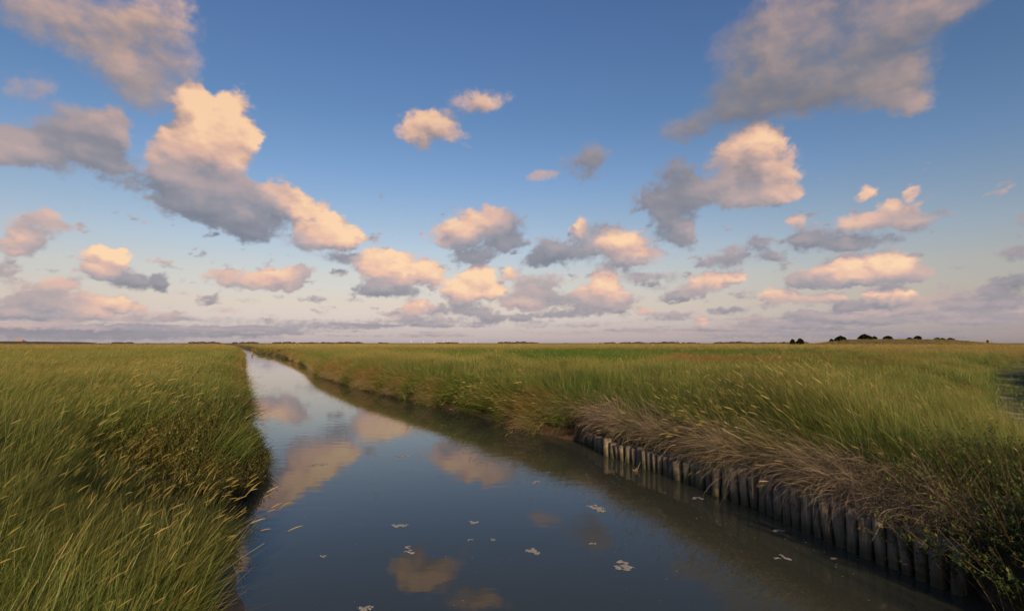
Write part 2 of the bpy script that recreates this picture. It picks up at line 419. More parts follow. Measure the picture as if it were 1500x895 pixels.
def height(x, y):
    x, y = np.asarray(x, float), np.asarray(y, float)
    d, side = land(x, y)
    d = d + 0.10 * gnoise(x * 1.3, y * 1.3, 3) * (1 - sstep(y, 3.2, 4.2) * (1 - sstep(y, 10.6, 11.4)) * (side > 0))
    soft = np.interp(d, [-2.5, -0.9, -0.25, 0.0, 0.28, 0.7, 1.5, 4, 1e5], [-0.9, -0.8, -0.22, 0.0, 0.34, 0.62, 0.80, 0.86, 0.86])
    pal = np.interp(d, [-2.5, -0.3, -0.02, 0.10, 0.13, 0.5, 1.1, 2.0, 4, 1e5], [-0.9, -0.8, -0.75, -0.70, 0.27, 0.46, 0.70, 0.82, 0.86, 0.86])
    wp = (side > 0) * sstep(y, 3.0, 3.8) * (1 - sstep(y, 10.3, 11.0))
    shelf = np.interp(d, [-2.5, -0.9, -0.25, 0.0, 0.5, 1.0, 1.7, 2.5, 1e5], [-0.9, -0.6, -0.10, 0.0, 0.15, 0.34, 0.66, 0.86, 0.86])
    wl = (side < 0) * (1 - sstep(y, 5.6, 7.2))
    z = soft * (1 - wp) + pal * wp
    z = z * (1 - wl) + shelf * wl
    far = sstep(d, 0.8, 4)
    z = z + far * (0.13 * gnoise(x / 2.1, y / 2.1, 5) + 0.10 * gnoise(x / 9, y / 9, 6))
    z = z - 0.34 * (1 - sstep(path_dist(x, y), 0.9, 2.4)) * far
    # low mound with the bushes, right
    u = x / np.maximum(y, 1) * FPX + CX
    inm = (y > 180) & (y < 420) & (x > 80)
    mound = np.interp(u, [1150, 1190, 1226, 1245, 1300, 1390, 1440, 1490], [0, 0.5, 2.1, 2.9, 3.15, 2.75, 1.2, 0]) * sstep(y, 240, 296) * (1 - sstep(y, 320, 400))
    z = z + np.where(inm, mound, 0)
    # sea dike, far left
    dike = np.interp(u, [-900, 20, 110, 135, 150, 175], [2.3, 2.25, 1.85, 1.6, 0.7, 0]) * sstep(y, 318, 340) * (1 - sstep(y, 372, 400))
    z = z + np.where((y > 250) & (x < -60), dike, 0)
    return z

# ------------------------------------------------------------------ what grows where: straw / red / bright green, 0..1
def veg(x, y):
    r = np.hypot(x, y)
    d, side = land(x, y)
    n1 = fbm(x / 7, y / 7, 3, .5, 21); n2 = fbm(x / 28, y / 22, 3, .5, 22); n3 = fbm(x / 60, y / 30, 3, .5, 24)
    k0 = x / np.maximum(y, 1)
    n0 = gnoise(x / 1.5, y / 1.5, 25)
    straw = 0.17 + 0.10 * (side > 0) * (1 - sstep(d, 30, 60)) + 0.32 * n1 + 0.24 * n2 + 0.14 * n0
    straw = straw + 0.62 * sstep(r + 18 * n2, 62, 105)            # ripe upper marsh towards the horizon
    straw = straw + 0.34 * (side > 0) * sstep(k0, .2, .55) * sstep(r, 30, 60) - 0.16 * (1 - sstep(r, 5, 14)) - 0.07 * (side < 0) + 0.10 * (side > 0) * sstep(k0, .75, 1.0) * sstep(r, 6, 10)
    k = x / np.maximum(y, 1)
    green = (side > 0) * sstep(d + 1.2 * n1, 4.6, 6.6) * sstep(r, 11, 14) * (1 - sstep(k + 0.10 * n2, .52, .74)) * (1 - sstep(r + 14 * n3, 60, 92)) * (0.6 + 0.4 * sstep(n2, -.3, .3))
    red = (side > 0) * sstep(n1 * .5 + n2 * .5 + .35, 0.0, 0.5) * sstep(r, 20, 26) * (1 - sstep(r, 36, 52)) * sstep(k, .22, .34) * (1 - sstep(k, .66, .8))
    red = np.maximum(red, 0.55 * sstep(n3 + 0.3 * n1, 0.25, 0.7) * sstep(r, 60, 110))
    green = green * (1 - red)
    return np.clip(straw, 0, 1), np.clip(red, 0, 1), np.clip(green, 0, 1)

# ------------------------------------------------------------------ ground
def build_ground():
    angs = np.radians(np.concatenate([np.arange(-62, 62, 0.22), np.arange(62, 298, 3.0)]))
    rr = np.concatenate([[0.25], 0.5 * 1.021 ** np.arange(0, 190), ])
    r1 = rr[-1]
    rr = np.concatenate([rr, r1 * 1.05 ** np.arange(1, 123)])
    A, RR = np.meshgrid(angs, rr)
    X, Y = RR * np.sin(A), RR * np.cos(A)
    Z = height(X, Y)
    d, side = land(X, Y)
    st, rd, gn = veg(X, Y)
    nr, nc = X.shape
    idx = np.arange(nr * nc).reshape(nr, nc)
    i2 = np.roll(idx, -1, 1)
    F = np.stack([idx[:-1], idx[1:], i2[1:], i2[:-1]], -1).reshape(-1, 4)[:, ::-1]
    V = np.stack([X, Y, Z], -1).reshape(-1, 3)
    m, n, out = material('marsh_ground')
    geo = n.n('ShaderNodeNewGeometry').outputs['Position']
    nz = n.noise(geo, 9.0, 5, 0.6); nb = n.noise(geo, 0.35, 4, 0.6)
    soil = n.ramp(nz, [(0.3, (.030, .022, .014)), (0.7, (.085, .062, .040))])
    turf = n.mix(attr(n, 'straw'), (.060, .080, .020), (.19, .135, .05))
    turf = n.mix(attr(n, 'green'), turf, (.045, .10, .012))
    turf = n.mix(attr(n, 'red'), turf, (.15, .085, .04))
    turf = n.mix(n.rng(nb, 0.3, 0.7, 0.0, 0.5), turf, (.05, .05, .018))
    far = n.rng(n.v('LENGTH', geo), 12.0, 60.0)
    c = n.mix(n.m('MULTIPLY', far, n.rng(attr(n, 'inland'), 0.6, 1.6)), soil, turf)
    pm = n.m('MULTIPLY', attr(n, 'path'), n.rng(n.noise(n.v('MULTIPLY', geo, (0.8, 2.4, 1)), 1.1, 4, 0.6), 0.55, 0.62, smooth=True))
    grassy = n.mix(n.noise(geo, 2.2, 4, 0.6), (.035, .05, .014), (.08, .085, .03))
    c = n.mix(attr(n, 'path'), c, grassy)
    clay = n.mix(nz, (.15, .13, .10), (.27, .24, .19))
    c = n.mix(pm, c, clay)
    dk = n.mix(attr(n, 'dike'), c, (.055, .052, .028))
    b = n.n('ShaderNodeBsdfPrincipled'); n.link(dk, b.inputs['Base Color']); b.inputs['Roughness'].default_value = 0.9
    b.inputs['Specular IOR Level'].default_value = 0.2
    wet = n.rng(attr(n, 'inland'), 0.0, 0.25, 0.55, 0.92); n.link(wet, b.inputs['Roughness'])
    bp = n.n('ShaderNodeBump'); n.link(nz, bp.inputs['Height']); bp.inputs['Strength'].default_value = 0.6; bp.inputs['Distance'].default_value = 0.03
    n.link(bp.outputs[0], b.inputs['Normal'])
    n.link(b.outputs[0], out.inputs[0])
    pth = 1 - sstep(path_dist(X, Y), 1.1, 2.1)
    dikea = ((X / np.maximum(Y, 1) * FPX + CX < 160) & (Y > 318) & (Y < 400)).astype(float)
    o = obj('ground', mesh_np('ground', V, F, {'straw': st, 'red': rd, 'green': gn, 'inland': d, 'path': pth, 'dike': dikea}, m, True))
    prop(o, 'structure')
build_ground()

# ------------------------------------------------------------------ water
def build_water():
    ys = np.concatenate([np.arange(-60, 0, 4), np.arange(0, 60, 1.0), np.arange(60, 420, 10)])
    xl = np.interp(ys, YG, XL) - 1.2 - ys.clip(0) * 0.01; xr = np.interp(ys, YG, XR) + 1.2 + ys.clip(0) * 0.01
    V = []
    for y, a, b in zip(ys, xl, xr):
        for t in np.linspace(0, 1, 7):
            V.append((a + (b - a) * t, y, 0.0))
    F = []
    for i in range(len(ys) - 1):
        for k in range(6):
            F.append((i * 7 + k, i * 7 + k + 1, i * 7 + k + 8, i * 7 + k + 7))
    m, n, out = material('creek_water')
    geo = n.n('ShaderNodeNewGeometry').outputs['Position']
    b = n.n('ShaderNodeBsdfPrincipled')
    silt = n.noise(geo, 0.4, 3, 0.5)
    n.link(n.mix(silt, (.036, .041, .031), (.050, .055, .043)), b.inputs['Base Color'])
    b.inputs['Roughness'].default_value = 0.015
    b.inputs['IOR'].default_value = 1.333
    w1 = n.noise(n.v('MULTIPLY', geo, (0.8, 1.7, 1)), 2.6, 3, 0.5)
    w2 = n.noise(geo, 14.0, 2, 0.5)
    patch = n.rng(n.noise(n.v('MULTIPLY', geo, (0.16, 0.09, 1)), 1.0, 2, 0.5), 0.42, 0.62, 0.25, 1.0, smooth=True)
    hgt = n.m('MULTIPLY', n.m('MULTIPLY_ADD', w2, 0.08, w1), patch)
    bp = n.n('ShaderNodeBump'); n.link(hgt, bp.inputs['Height'])
    bp.inputs['Strength'].default_value = 1.0; bp.inputs['Distance'].default_value = 0.0032
    n.link(bp.outputs[0], b.inputs['Normal'])
    n.link(b.outputs[0], out.inputs[0])
    prop(obj('water', mesh_np('water', V, F, None, m, True)), 'structure')
build_water()

# ------------------------------------------------------------------ grass: tuft prototypes and scattering
def plant_material(name, ramp_green, ramp_straw, red=(.22, .125, .05), bright=(.050, .125, .012), transl=0.45):
    m, n, out = material(name)
    t = attr(n, 't'); tone = attr(n, 'tone')
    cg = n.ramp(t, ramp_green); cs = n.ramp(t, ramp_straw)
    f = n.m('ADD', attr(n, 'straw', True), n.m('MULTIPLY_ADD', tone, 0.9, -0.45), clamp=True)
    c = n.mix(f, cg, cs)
    c = n.mix(n.m('MULTIPLY', attr(n, 'green', True), n.rng(t, 1.0, 0.4, 0.72, 0.92)), c, bright)
    c = n.mix(n.m('MULTIPLY', attr(n, 'red', True), n.rng(t, 0.0, 0.8, 0.5, 1.0)), c, red)
    c = n.mix(n.m('MULTIPLY', n.m('ABSOLUTE', n.m('SUBTRACT', tone, 0.5)), 0.5), c, (.03, .035, .012))
    df = n.n('ShaderNodeBsdfDiffuse'); n.link(c, df.inputs[0])
    tl = n.n('ShaderNodeBsdfTranslucent'); n.link(c, tl.inputs[0])
    gl = n.n('ShaderNodeBsdfGlossy'); gl.inputs['Roughness'].default_value = 0.45; gl.inputs[0].default_value = (.5, .5, .45, 1)
    mx = n.n('ShaderNodeMixShader'); mx.inputs[0].default_value = transl
    n.link(df.outputs[0], mx.inputs[1]); n.link(tl.outputs[0], mx.inputs[2])
    m2 = n.n('ShaderNodeMixShader'); m2.inputs[0].default_value = 0.04
    n.link(mx.outputs[0], m2.inputs[1]); n.link(gl.outputs[0], m2.inputs[2])
    n.link(m2.outputs[0], out.inputs[0])
    return m

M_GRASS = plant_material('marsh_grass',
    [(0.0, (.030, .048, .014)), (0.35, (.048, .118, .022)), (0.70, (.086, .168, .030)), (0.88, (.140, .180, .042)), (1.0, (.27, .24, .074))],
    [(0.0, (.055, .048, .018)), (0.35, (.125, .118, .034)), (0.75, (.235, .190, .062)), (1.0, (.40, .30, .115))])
M_DRY = plant_material('withered_grass',
    [(0.0, (.10, .080, .064)), (0.5, (.32, .262, .212)), (1.0, (.50, .42, .35))],
    [(0.0, (.090, .062, .035)), (0.5, (.25, .18, .105)), (1.0, (.40, .30, .19))], transl=0.2)
M_LEAF = plant_material('purslane_leaf',
    [(0.0, (.050, .042, .020)), (0.5, (.075, .100, .034)), (1.0, (.145, .165, .055))],
    [(0.0, (.060, .045, .022)), (0.5, (.130, .115, .040)), (1.0, (.26, .20, .055))])

class Tuft:
    def __init__(self):
        self.v, self.f, self.t, self.tone = [], [], [], []
    def ribbon(self, base, azm, length, lean, curl, width, n=4, tone=0.5, t0=0.0, t1=1.0, prof=None, roll=None, droop=0.0):
        x, y, z = base
        roll = random.uniform(-1.0, 1.0) if roll is None else roll
        dx, dy = math.sin(azm), math.cos(azm)
        i0 = len(self.v)
        for k in range(n + 1):
            s = k / n
            th = lean + curl * s + droop * s * s
            w = width * (prof(s) if prof else (1 - s ** 1.6) * 0.92 + 0.08) / 2
            # width direction: sideways, rolled about the blade
            sx, sy, sz = dy * math.cos(roll) , -dx * math.cos(roll), 0.0
            ux, uy, uz = dx * math.cos(th), dy * math.cos(th), -math.sin(th)
            sx += ux * math.sin(roll); sy += uy * math.sin(roll); sz += uz * math.sin(roll)
            self.v += [(x - sx * w, y - sy * w, z - sz * w), (x + sx * w, y + sy * w, z + sz * w)]
            tt = t0 + (t1 - t0) * s
            self.t += [tt, tt]; self.tone += [tone, tone]
            if k:
                j = i0 + 2 * k
                self.f.append((j - 2, j - 1, j + 1, j))
            st = length / n
            x += dx * math.sin(th) * st; y += dy * math.sin(th) * st; z += math.cos(th) * st
        return (x, y, z), lean + curl + droop
    def leaf(self, p, azm, tilt, L, Wd, tone, t):
        dx, dy, dz = math.sin(azm) * math.cos(tilt), math.cos(azm) * math.cos(tilt), math.sin(tilt)
        sx, sy = math.cos(azm), -math.sin(azm)
        i = len(self.v)
        x, y, z = p
        self.v += [(x, y, z), (x + dx * L * .45 + sx * Wd / 2, y + dy * L * .45 + sy * Wd / 2, z + dz * L * .45 + .1 * Wd),
                   (x + dx * L, y + dy * L, z + dz * L), (x + dx * L * .45 - sx * Wd / 2, y + dy * L * .45 - sy * Wd / 2, z + dz * L * .45 + .1 * Wd)]
        self.f.append((i, i + 1, i + 2, i + 3))
        self.t += [t] * 4; self.tone += [tone] * 4
    def mesh(self, name, mat):
        return mesh_np(name, self.v, self.f, {'t': self.t, 'tone': self.tone}, mat)

def gauss(m, s): return random.gauss(m, s)
def seedhead(T, base, azm, L, lean, curl, k=1.0):
    tone = random.uniform(.25, 1.0)
    tip, th = T.ribbon(base, azm, L, lean, curl, .0030 * k, 5, tone, 0.25, 0.95, prof=lambda s: 1.0)
    hp = lambda s: 0.35 + 1.0 * math.sin(math.pi * min(1, s * 0.9 + 0.08))
    hl = random.uniform(.05, .115) * (0.7 + 0.3 * k)
    roll = random.uniform(0, 1.5)
    for q in (0, math.pi / 2):
        T.ribbon(tip, azm, hl, th, 0.35, random.uniform(.004, .0065) * k, 4, min(1, tone + .1), 0.98, 1.0, prof=hp, roll=roll + q)

def tuft_tall(nb, rad, hmin, hmax, wid, heads=2, lean=0.42, seg=4, k=1.0):
    T = Tuft()
    for i in range(nb):
        a, rr_ = random.uniform(0, 2 * math.pi), rad * math.sqrt(random.random())
        b = (rr_ * math.cos(a), rr_ * math.sin(a), -0.03)
        azm = gauss(0, 0.38)
        if random.random() < .16: azm = random.uniform(-math.pi, math.pi)
        wk = random.uniform(.65, 1.1) if random.random() > .16 else random.uniform(1.3, 1.9)
        T.ribbon(b, azm, random.uniform(hmin, hmax), abs(gauss(lean * .45, .16)), abs(gauss(lean * 1.25, .40)), wid * wk, seg, random.random() if random.random() > .1 else 1.0)
    for i in range(heads):
        a, rr_ = random.uniform(0, 2 * math.pi), rad * math.sqrt(random.random())
        seedhead(T, (rr_ * math.cos(a), rr_ * math.sin(a), 0), gauss(0, .4), random.uniform(hmax * .80, hmax * 1.08), abs(gauss(lean * .5, .12)), abs(gauss(lean * .8, .2)), k)
    return T

def library(name, tufts, mat):
    c = bpy.data.collections.new(name)
    for i, T in enumerate(tufts):
        c.objects.link(bpy.data.objects.new('%s_%02d' % (name, i), T.mesh('%s_tuft' % name, mat)))
    return c, len(tufts)

def scatter(name, lib, P, rot, scl, tint, idx=None):
    coll, nvar = lib
    n = len(P)
    me = bpy.data.meshes.new(name)
    me.vertices.add(n)
    me.vertices.foreach_set('co', np.asarray(P, dtype=np.float32).ravel())
    def put(nm, typ, arr, key):
        a = me.attributes.new(nm, typ, 'POINT'); a.data.foreach_set(key, arr.ravel())
    put('rot', 'FLOAT_VECTOR', np.asarray(rot, dtype=np.float32), 'vector')
    put('scl', 'FLOAT_VECTOR', np.asarray(scl, dtype=np.float32), 'vector')
    put('idx', 'INT', (rng.integers(0, nvar, n) if idx is None else idx).astype(np.int32), 'value')
    for nm, arr in zip(('straw', 'red', 'green'), tint):
        put(nm, 'FLOAT', np.asarray(arr, dtype=np.float32), 'value')
    o = obj(name, me)
    ng = bpy.data.node_groups.new(name + '_scatter', 'GeometryNodeTree')
    ng.interface.new_socket('Geometry', in_out='INPUT', socket_type='NodeSocketGeometry')
    ng.interface.new_socket('Geometry', in_out='OUTPUT', socket_type='NodeSocketGeometry')
    N, Lk = ng.nodes, ng.links
    gi, go = N.new('NodeGroupInput'), N.new('NodeGroupOutput')
    ci = N.new('GeometryNodeCollectionInfo'); ci.inputs['Collection'].default_value = coll
    ci.inputs['Separate Children'].default_value = True; ci.inputs['Reset Children'].default_value = True
    ip = N.new('GeometryNodeInstanceOnPoints')
    ip.inputs['Pick Instance'].default_value = True
    def named(nm, typ):
        a = N.new('GeometryNodeInputNamedAttribute'); a.data_type = typ; a.inputs['Name'].default_value = nm
        return a.outputs['Attribute']
    er = N.new('FunctionNodeEulerToRotation')
    Lk.new(named('rot', 'FLOAT_VECTOR'), er.inputs[0])
    Lk.new(gi.outputs[0], ip.inputs['Points'])
    Lk.new(ci.outputs[0], ip.inputs['Instance'])
    Lk.new(named('idx', 'INT'), ip.inputs['Instance Index'])
    Lk.new(er.outputs[0], ip.inputs['Rotation'])
    Lk.new(named('scl', 'FLOAT_VECTOR'), ip.inputs['Scale'])
    Lk.new(ip.outputs[0], go.inputs[0])
    md = o.modifiers.new('scatter', 'NODES'); md.node_group = ng
    prop(o, 'stuff')
    return o

def ring_points(n, r0, r1, a0, a1):
    r = np.sqrt(rng.uniform(r0 * r0, r1 * r1, n)); a = np.radians(rng.uniform(a0, a1, n))
    return r * np.sin(a), r * np.cos(a)

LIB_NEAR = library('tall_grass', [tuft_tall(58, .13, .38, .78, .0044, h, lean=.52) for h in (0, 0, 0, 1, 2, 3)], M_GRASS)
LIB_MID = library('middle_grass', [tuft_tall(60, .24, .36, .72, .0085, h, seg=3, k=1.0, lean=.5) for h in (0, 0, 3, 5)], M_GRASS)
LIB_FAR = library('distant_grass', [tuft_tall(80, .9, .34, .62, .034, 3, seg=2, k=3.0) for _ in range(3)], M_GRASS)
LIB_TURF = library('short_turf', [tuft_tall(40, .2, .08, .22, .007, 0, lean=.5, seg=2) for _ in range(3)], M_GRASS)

def keep(x, y, m): return x[m], y[m]
def wind(n, spread): return rng.normal(0.0, spread, n)

def grow(name, lib, parts, sc_rng, spread=0.45, edge=0.22, lean_out=True, turf=False):
    X, Y = [], []
    for (n, r0, r1, a0, a1) in parts:
        x, y = ring_points(n, r0, r1, a0, a1); X.append(x); Y.append(y)
    x, y = np.concatenate(X), np.concatenate(Y)
    d, side = land(x, y)
    jag = 0.14 * gnoise(x * 1.7, y * 1.7, 31)
    pd = path_dist(x, y)
    ok = d > edge + jag + 0.06 * (side < 0) * (1 - sstep(y, 4.8, 5.6)) - 0.2 * (side > 0) * sstep(y, 11, 12.5) + 0.12 * (side > 0) * sstep(y, 3.2, 4.5) * (1 - sstep(y, 10.2, 11.2))
    # purslane grows instead of grass on the point of the left bank
    ok &= ~((side < 0) & (d < np.interp(y, [5.2, 6.2, 8.4, 9.3, 10.4], [.5, 1.35, 1.15, .7, .2]) + 0.55 * gnoise(x * 1.1, y * 1.1, 33)) & (y > 5.2) & (y < 10.4) & (rng.random(len(x)) > .16))
    ok &= pd > 1.40 + 0.35 * gnoise(x / 1.2, y / 1.2, 35)
    ok &= ~((y > 316) & (y < 402) & (x / np.maximum(y, 1) * FPX + CX < 165))
    st, rd, gn = veg(x, y)
    ok &= rng.random(len(x)) > 0.35 * gn * (np.hypot(x, y) < 90)
    x, y, d, side, st, rd, gn, pd = [q[ok] for q in (x, y, d, side, st, rd, gn, pd)]
    z = height(x, y)
    n = len(x)
    rz = wind(n, spread) - 0.12 * np.sign(-side)
    # wind gusts comb whole patches the same way, with taller and flatter swathes
    gust = gnoise(x / 2.6, y / 2.6, 36)
    rz = rz - 0.55 * gnoise(x / 4.5, y / 4.5, 37)
    tx = -0.16 - 0.22 * gust - 0.08 * rng.standard_normal(n)
    s = rng.uniform(sc_rng[0], sc_rng[1], n) * (1 + 0.34 * gnoise(x / 1.5, y / 1.5, 38) + 0.14 * gnoise(x / 6, y / 6, 39))
    s = s * (1 - 0.14 * (side < 0) * (y < 5.4) * (x > -4.5))
    s = s * (0.62 + 0.38 * sstep(pd, 1.8, 3.4))
    s = s * (1 - 0.42 * gn) * (1 - 0.3 * rd)
    nx, ny = bank_normal(x, y)
    over = (1 - sstep(d, edge, edge + 0.75)) * (y > 3)
    over = over * (1 - (side < 0) * (y < 11) * .6)
    ang = np.arctan2(-nx, ny)           # rz that turns local +Y to the water
    rz = np.where(rng.random(n) < over * 0.75, ang + rng.normal(0, .35, n), rz)
    tx = tx - over * rng.uniform(0.25, 0.75, n)
    rot = np.stack([tx, rng.normal(0, .1, n), rz], -1)
    # euler XYZ: tilt first, then turn
    scl = np.stack([s * rng.uniform(.85, 1.2, n), s * rng.uniform(.85, 1.2, n), s], -1)
    st = st + 0.10 * (1 - sstep(d, .2, .9)) + 0.12 * rng.standard_normal(n)
    # flowering stems stand in drifts
    hm = gnoise(x / 2.8, y / 2.8, 61) + .6 * gnoise(x / .9, y / .9, 62) + 0.5 * rng.standard_normal(n)
    nv = lib[1]; half = (nv + 1) // 2
    idx = np.where((hm > 0.55 - 0.45 * (side > 0)) & (gn < .4), half + rng.integers(0, max(1, nv - half), n), rng.integers(0, half, n))
    return scatter(name, lib, np.stack([x, y, z - .01], -1), rot, scl, (st, rd, gn), idx)

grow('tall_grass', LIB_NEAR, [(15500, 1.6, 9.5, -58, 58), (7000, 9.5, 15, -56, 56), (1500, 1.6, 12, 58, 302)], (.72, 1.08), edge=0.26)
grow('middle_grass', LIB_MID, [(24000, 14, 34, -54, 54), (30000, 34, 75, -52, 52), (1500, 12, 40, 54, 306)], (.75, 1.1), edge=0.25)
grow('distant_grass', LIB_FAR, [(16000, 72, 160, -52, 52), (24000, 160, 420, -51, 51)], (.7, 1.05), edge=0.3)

def fringe():
    y = rng.uniform(11.0, 75, 5200); side_x = rng.random(len(y)) < .72
    d = rng.uniform(.10, .60, len(y))
    xr = np.interp(y, YG, XR); sr = np.interp(y, YG, SR); xl = np.interp(y, YG, XL); sl = np.interp(y, YG, SL)
    cr, cl = 1 / np.sqrt(1 + sr * sr), 1 / np.sqrt(1 + sl * sl)
    x = np.where(side_x, xr + d * cr, xl - d * cl); yy = np.where(side_x, y - d * cr * sr, y + d * cl * sl)
    nx, ny = bank_normal(x, yy)
    n = len(x)
    st, rd, gn = veg(x, yy)
    brown = sstep(gnoise(x / 2.6, yy / 2.6, 51), -.2, .4)
    s = rng.uniform(.6, 1.0, n)
    rot = np.stack([-rng.uniform(.35, 1.05, n), rng.normal(0, .15, n), np.arctan2(-nx, ny) + rng.normal(0, .45, n)], -1)
    scatter('bank_grass', LIB_MID, np.stack([x, yy, np.maximum(height(x, yy), .30) + rng.uniform(0, .16, n)], -1), rot, np.stack([s, s, s * rng.uniform(.8, 1.15, n)], -1),
            (st + .6 * brown, .45 * brown, np.zeros(n)), np.where(rng.random(n) < .3, 2, rng.integers(0, 2, n)))
fringe()

def turf():
    x, y = ring_points(20000, 6, 60, 8, 52); pd = path_dist(x, y)
    st, rd, gn = veg(x, y); d, _ = land(x, y)
    ok = ((pd < 2.0) & (gnoise(x / .7, y / .45, 44) > -0.15)) | ((gn > .2) & (d > 1.0))
    ok &= d > .6
    x, y, st, rd, gn, pd = [q[ok] for q in (x, y, st, rd, gn, pd)]
    n = len(x)
    s = rng.uniform(.7, 1.3, n) * np.where(pd < 2.0, .6, 1.2)
    scatter('short_turf', LIB_TURF, np.stack([x, y, height(x, y)], -1), np.stack([rng.normal(-.1, .15, n), rng.normal(0, .1, n), rng.uniform(-.6, .6, n)], -1), np.stack([s, s, s], -1), (st * .6, rd, np.where(pd < 2, .08, gn)))
turf()

# ------------------------------------------------------------------ withered grass hanging over the revetment and the right bank
def tuft_hang(nb, L0, L1, wid):
    T = Tuft()
    for i in range(nb):
        b = (random.uniform(-.22, .22), random.uniform(-.18, .18), random.uniform(-.02, .05))
        azm = gauss(0, .55)
        T.ribbon(b, azm, random.uniform(L0, L1), abs(gauss(.95, .3)), gauss(.45, .3), wid * random.uniform(.5, 1.2), 7, random.random(), droop=gauss(.8, .5))
    return T
LIB_HANG = library('dry_grass', [tuft_hang(26, .45, 1.05, .0052) for _ in range(6)], M_DRY)
def dry():
    P, RZ, TX, Sx, St = [], [], [], [], []
    y = np.concatenate([rng.uniform(4.0, 11.6, 760), rng.uniform(4.5, 7.2, 330)])
    d = 0.16 + rng.beta(1.2, 1.7, len(y)) * (0.56 - 0.12 * sstep(y, 8, 11.5))
    xr = np.interp(y, YG, XR); sl = np.interp(y, YG, SR); c = 1 / np.sqrt(1 + sl * sl)
    x = xr + d * c; yy = y - d * c * sl
    keepm = (rng.random(len(y)) < np.interp(y, [4, 4.4, 4.9, 6.8, 7.2, 11, 11.6], [.05, .25, 1, 1, .9, .9, .5]))
    x, yy, d = x[keepm], yy[keepm], d[keepm]
    nx, ny = bank_normal(x, yy)
    ang = np.arctan2(-nx, ny) + rng.normal(0, .5, len(x)) + np.interp(yy, [5, 7.5], [.6, .25])
    # strands sweep along the bank as well as over it
    n1 = len(x)
    z = np.maximum(height(x, yy), .36) + rng.uniform(.02, .14, n1)
    tx = rng.normal(0.05, .22, n1)
    s = rng.uniform(.45, .90, n1) * np.interp(yy, [5, 7], [.80, 1.0])
    stw = 0.0 + 0.30 * rng.random(n1) + 0.45 * sstep(yy, 9, 12)
    # a thinner fringe under the green grass, further along the right bank
    y2 = rng.uniform(11.2, 62, 1900) ** 1.0
    d2 = rng.uniform(-.04, .26, len(y2))
    xr = np.interp(y2, YG, XR); sl = np.interp(y2, YG, SR); c = 1 / np.sqrt(1 + sl * sl)
    x2 = xr + d2 * c; yy2 = y2 - d2 * c * sl
    kp = gnoise(x2 / 2.6, yy2 / 2.6, 51) > -0.05
    x2, yy2 = x2[kp], yy2[kp]
    nx, ny = bank_normal(x2, yy2)
    a2 = np.arctan2(-nx, ny) + rng.normal(0, .5, len(x2))
    z2 = height(x2, yy2) + rng.uniform(.02, .2, len(x2))
    n2 = len(x2)
    X, Y, Z = np.concatenate([x, x2]), np.concatenate([yy, yy2]), np.concatenate([z, z2])
    A = np.concatenate([ang, a2]); TXX = np.concatenate([tx, rng.normal(-.1, .2, n2)])
    SS = np.concatenate([s, rng.uniform(.45, .8, n2)])
    n = len(X)
    scatter('dry_grass', LIB_HANG, np.stack([X, Y, Z], -1), np.stack([TXX, rng.normal(0, .2, n), A], -1), np.stack([SS, SS, SS * rng.uniform(.7, 1.1, n)], -1),
            (np.concatenate([stw, rng.uniform(.6, 1.0, n2)]), np.zeros(n), np.zeros(n)))
dry()

# ------------------------------------------------------------------ sea purslane on the left point
def tuft_leafy(ns, rad, h0, h1, L, Wd, per):
    T = Tuft()
    for i in range(ns):
        a, r_ = random.uniform(0, 6.283), rad * math.sqrt(random.random())
        b = [r_ * math.cos(a), r_ * math.sin(a), 0]
        h = random.uniform(h0, h1); azm = random.uniform(0, 6.283); ln = random.uniform(.05, .5)
        T.ribbon(tuple(b), azm, h, ln, .3, .004, 3, random.random(), 0, .4)
        tone = random.random()
        for k in range(per):
            s = 0.25 + 0.75 * (k + random.random()) / per
            p = (b[0] + math.sin(azm) * math.sin(ln + .15) * h * s, b[1] + math.cos(azm) * math.sin(ln + .15) * h * s, h * s * math.cos(ln + .1))
            T.leaf(p, random.uniform(0, 6.283), random.uniform(-.2, 1.1), L * random.uniform(.7, 1.3), Wd * random.uniform(.8, 1.3), min(1, max(0, tone + gauss(0, .15))), min(1, s))
    return T
LIB_PURS = library('sea_purslane', [tuft_leafy(26, .14, .14, .34, .026, .010, 12) for _ in range(4)], M_LEAF)
def purslane():
    x, y = ring_points(9000, 4.5, 12.5, -47, -16)
    d, side = land(x, y)
    ok = (side < 0) & (d > 0.0) & (d < np.interp(y, [5.2, 6.2, 8.4, 9.3, 10.4], [.6, 1.55, 1.3, .85, .3]) + 0.35 * gnoise(x * 1.1, y * 1.1, 33)) & (y > 5.0) & (y < 10.4)
    x, y, d = x[ok], y[ok], d[ok]
    n = len(x)
    nx, ny = bank_normal(x, y)
    s = rng.uniform(.65, 1.2, n) * (0.8 + 0.3 * sstep(d, 0, .7)) * (1 + .42 * gnoise(x * 2.2, y * 2.2, 53))
    ov = 1 - sstep(d, 0, .5)
    rot = np.stack([-ov * rng.uniform(.2, .8, n), rng.normal(0, .15, n), np.arctan2(-nx, ny) + rng.normal(0, .5, n)], -1)
    scatter('sea_purslane', LIB_PURS, np.stack([x, y, height(x, y)], -1), rot, np.stack([s, s, s], -1), (0.35 + .25 * gnoise(x * 1.4, y * 1.4, 54) + .1 * rng.standard_normal(n), 0.08 * np.ones(n), np.zeros(n)))
purslane()

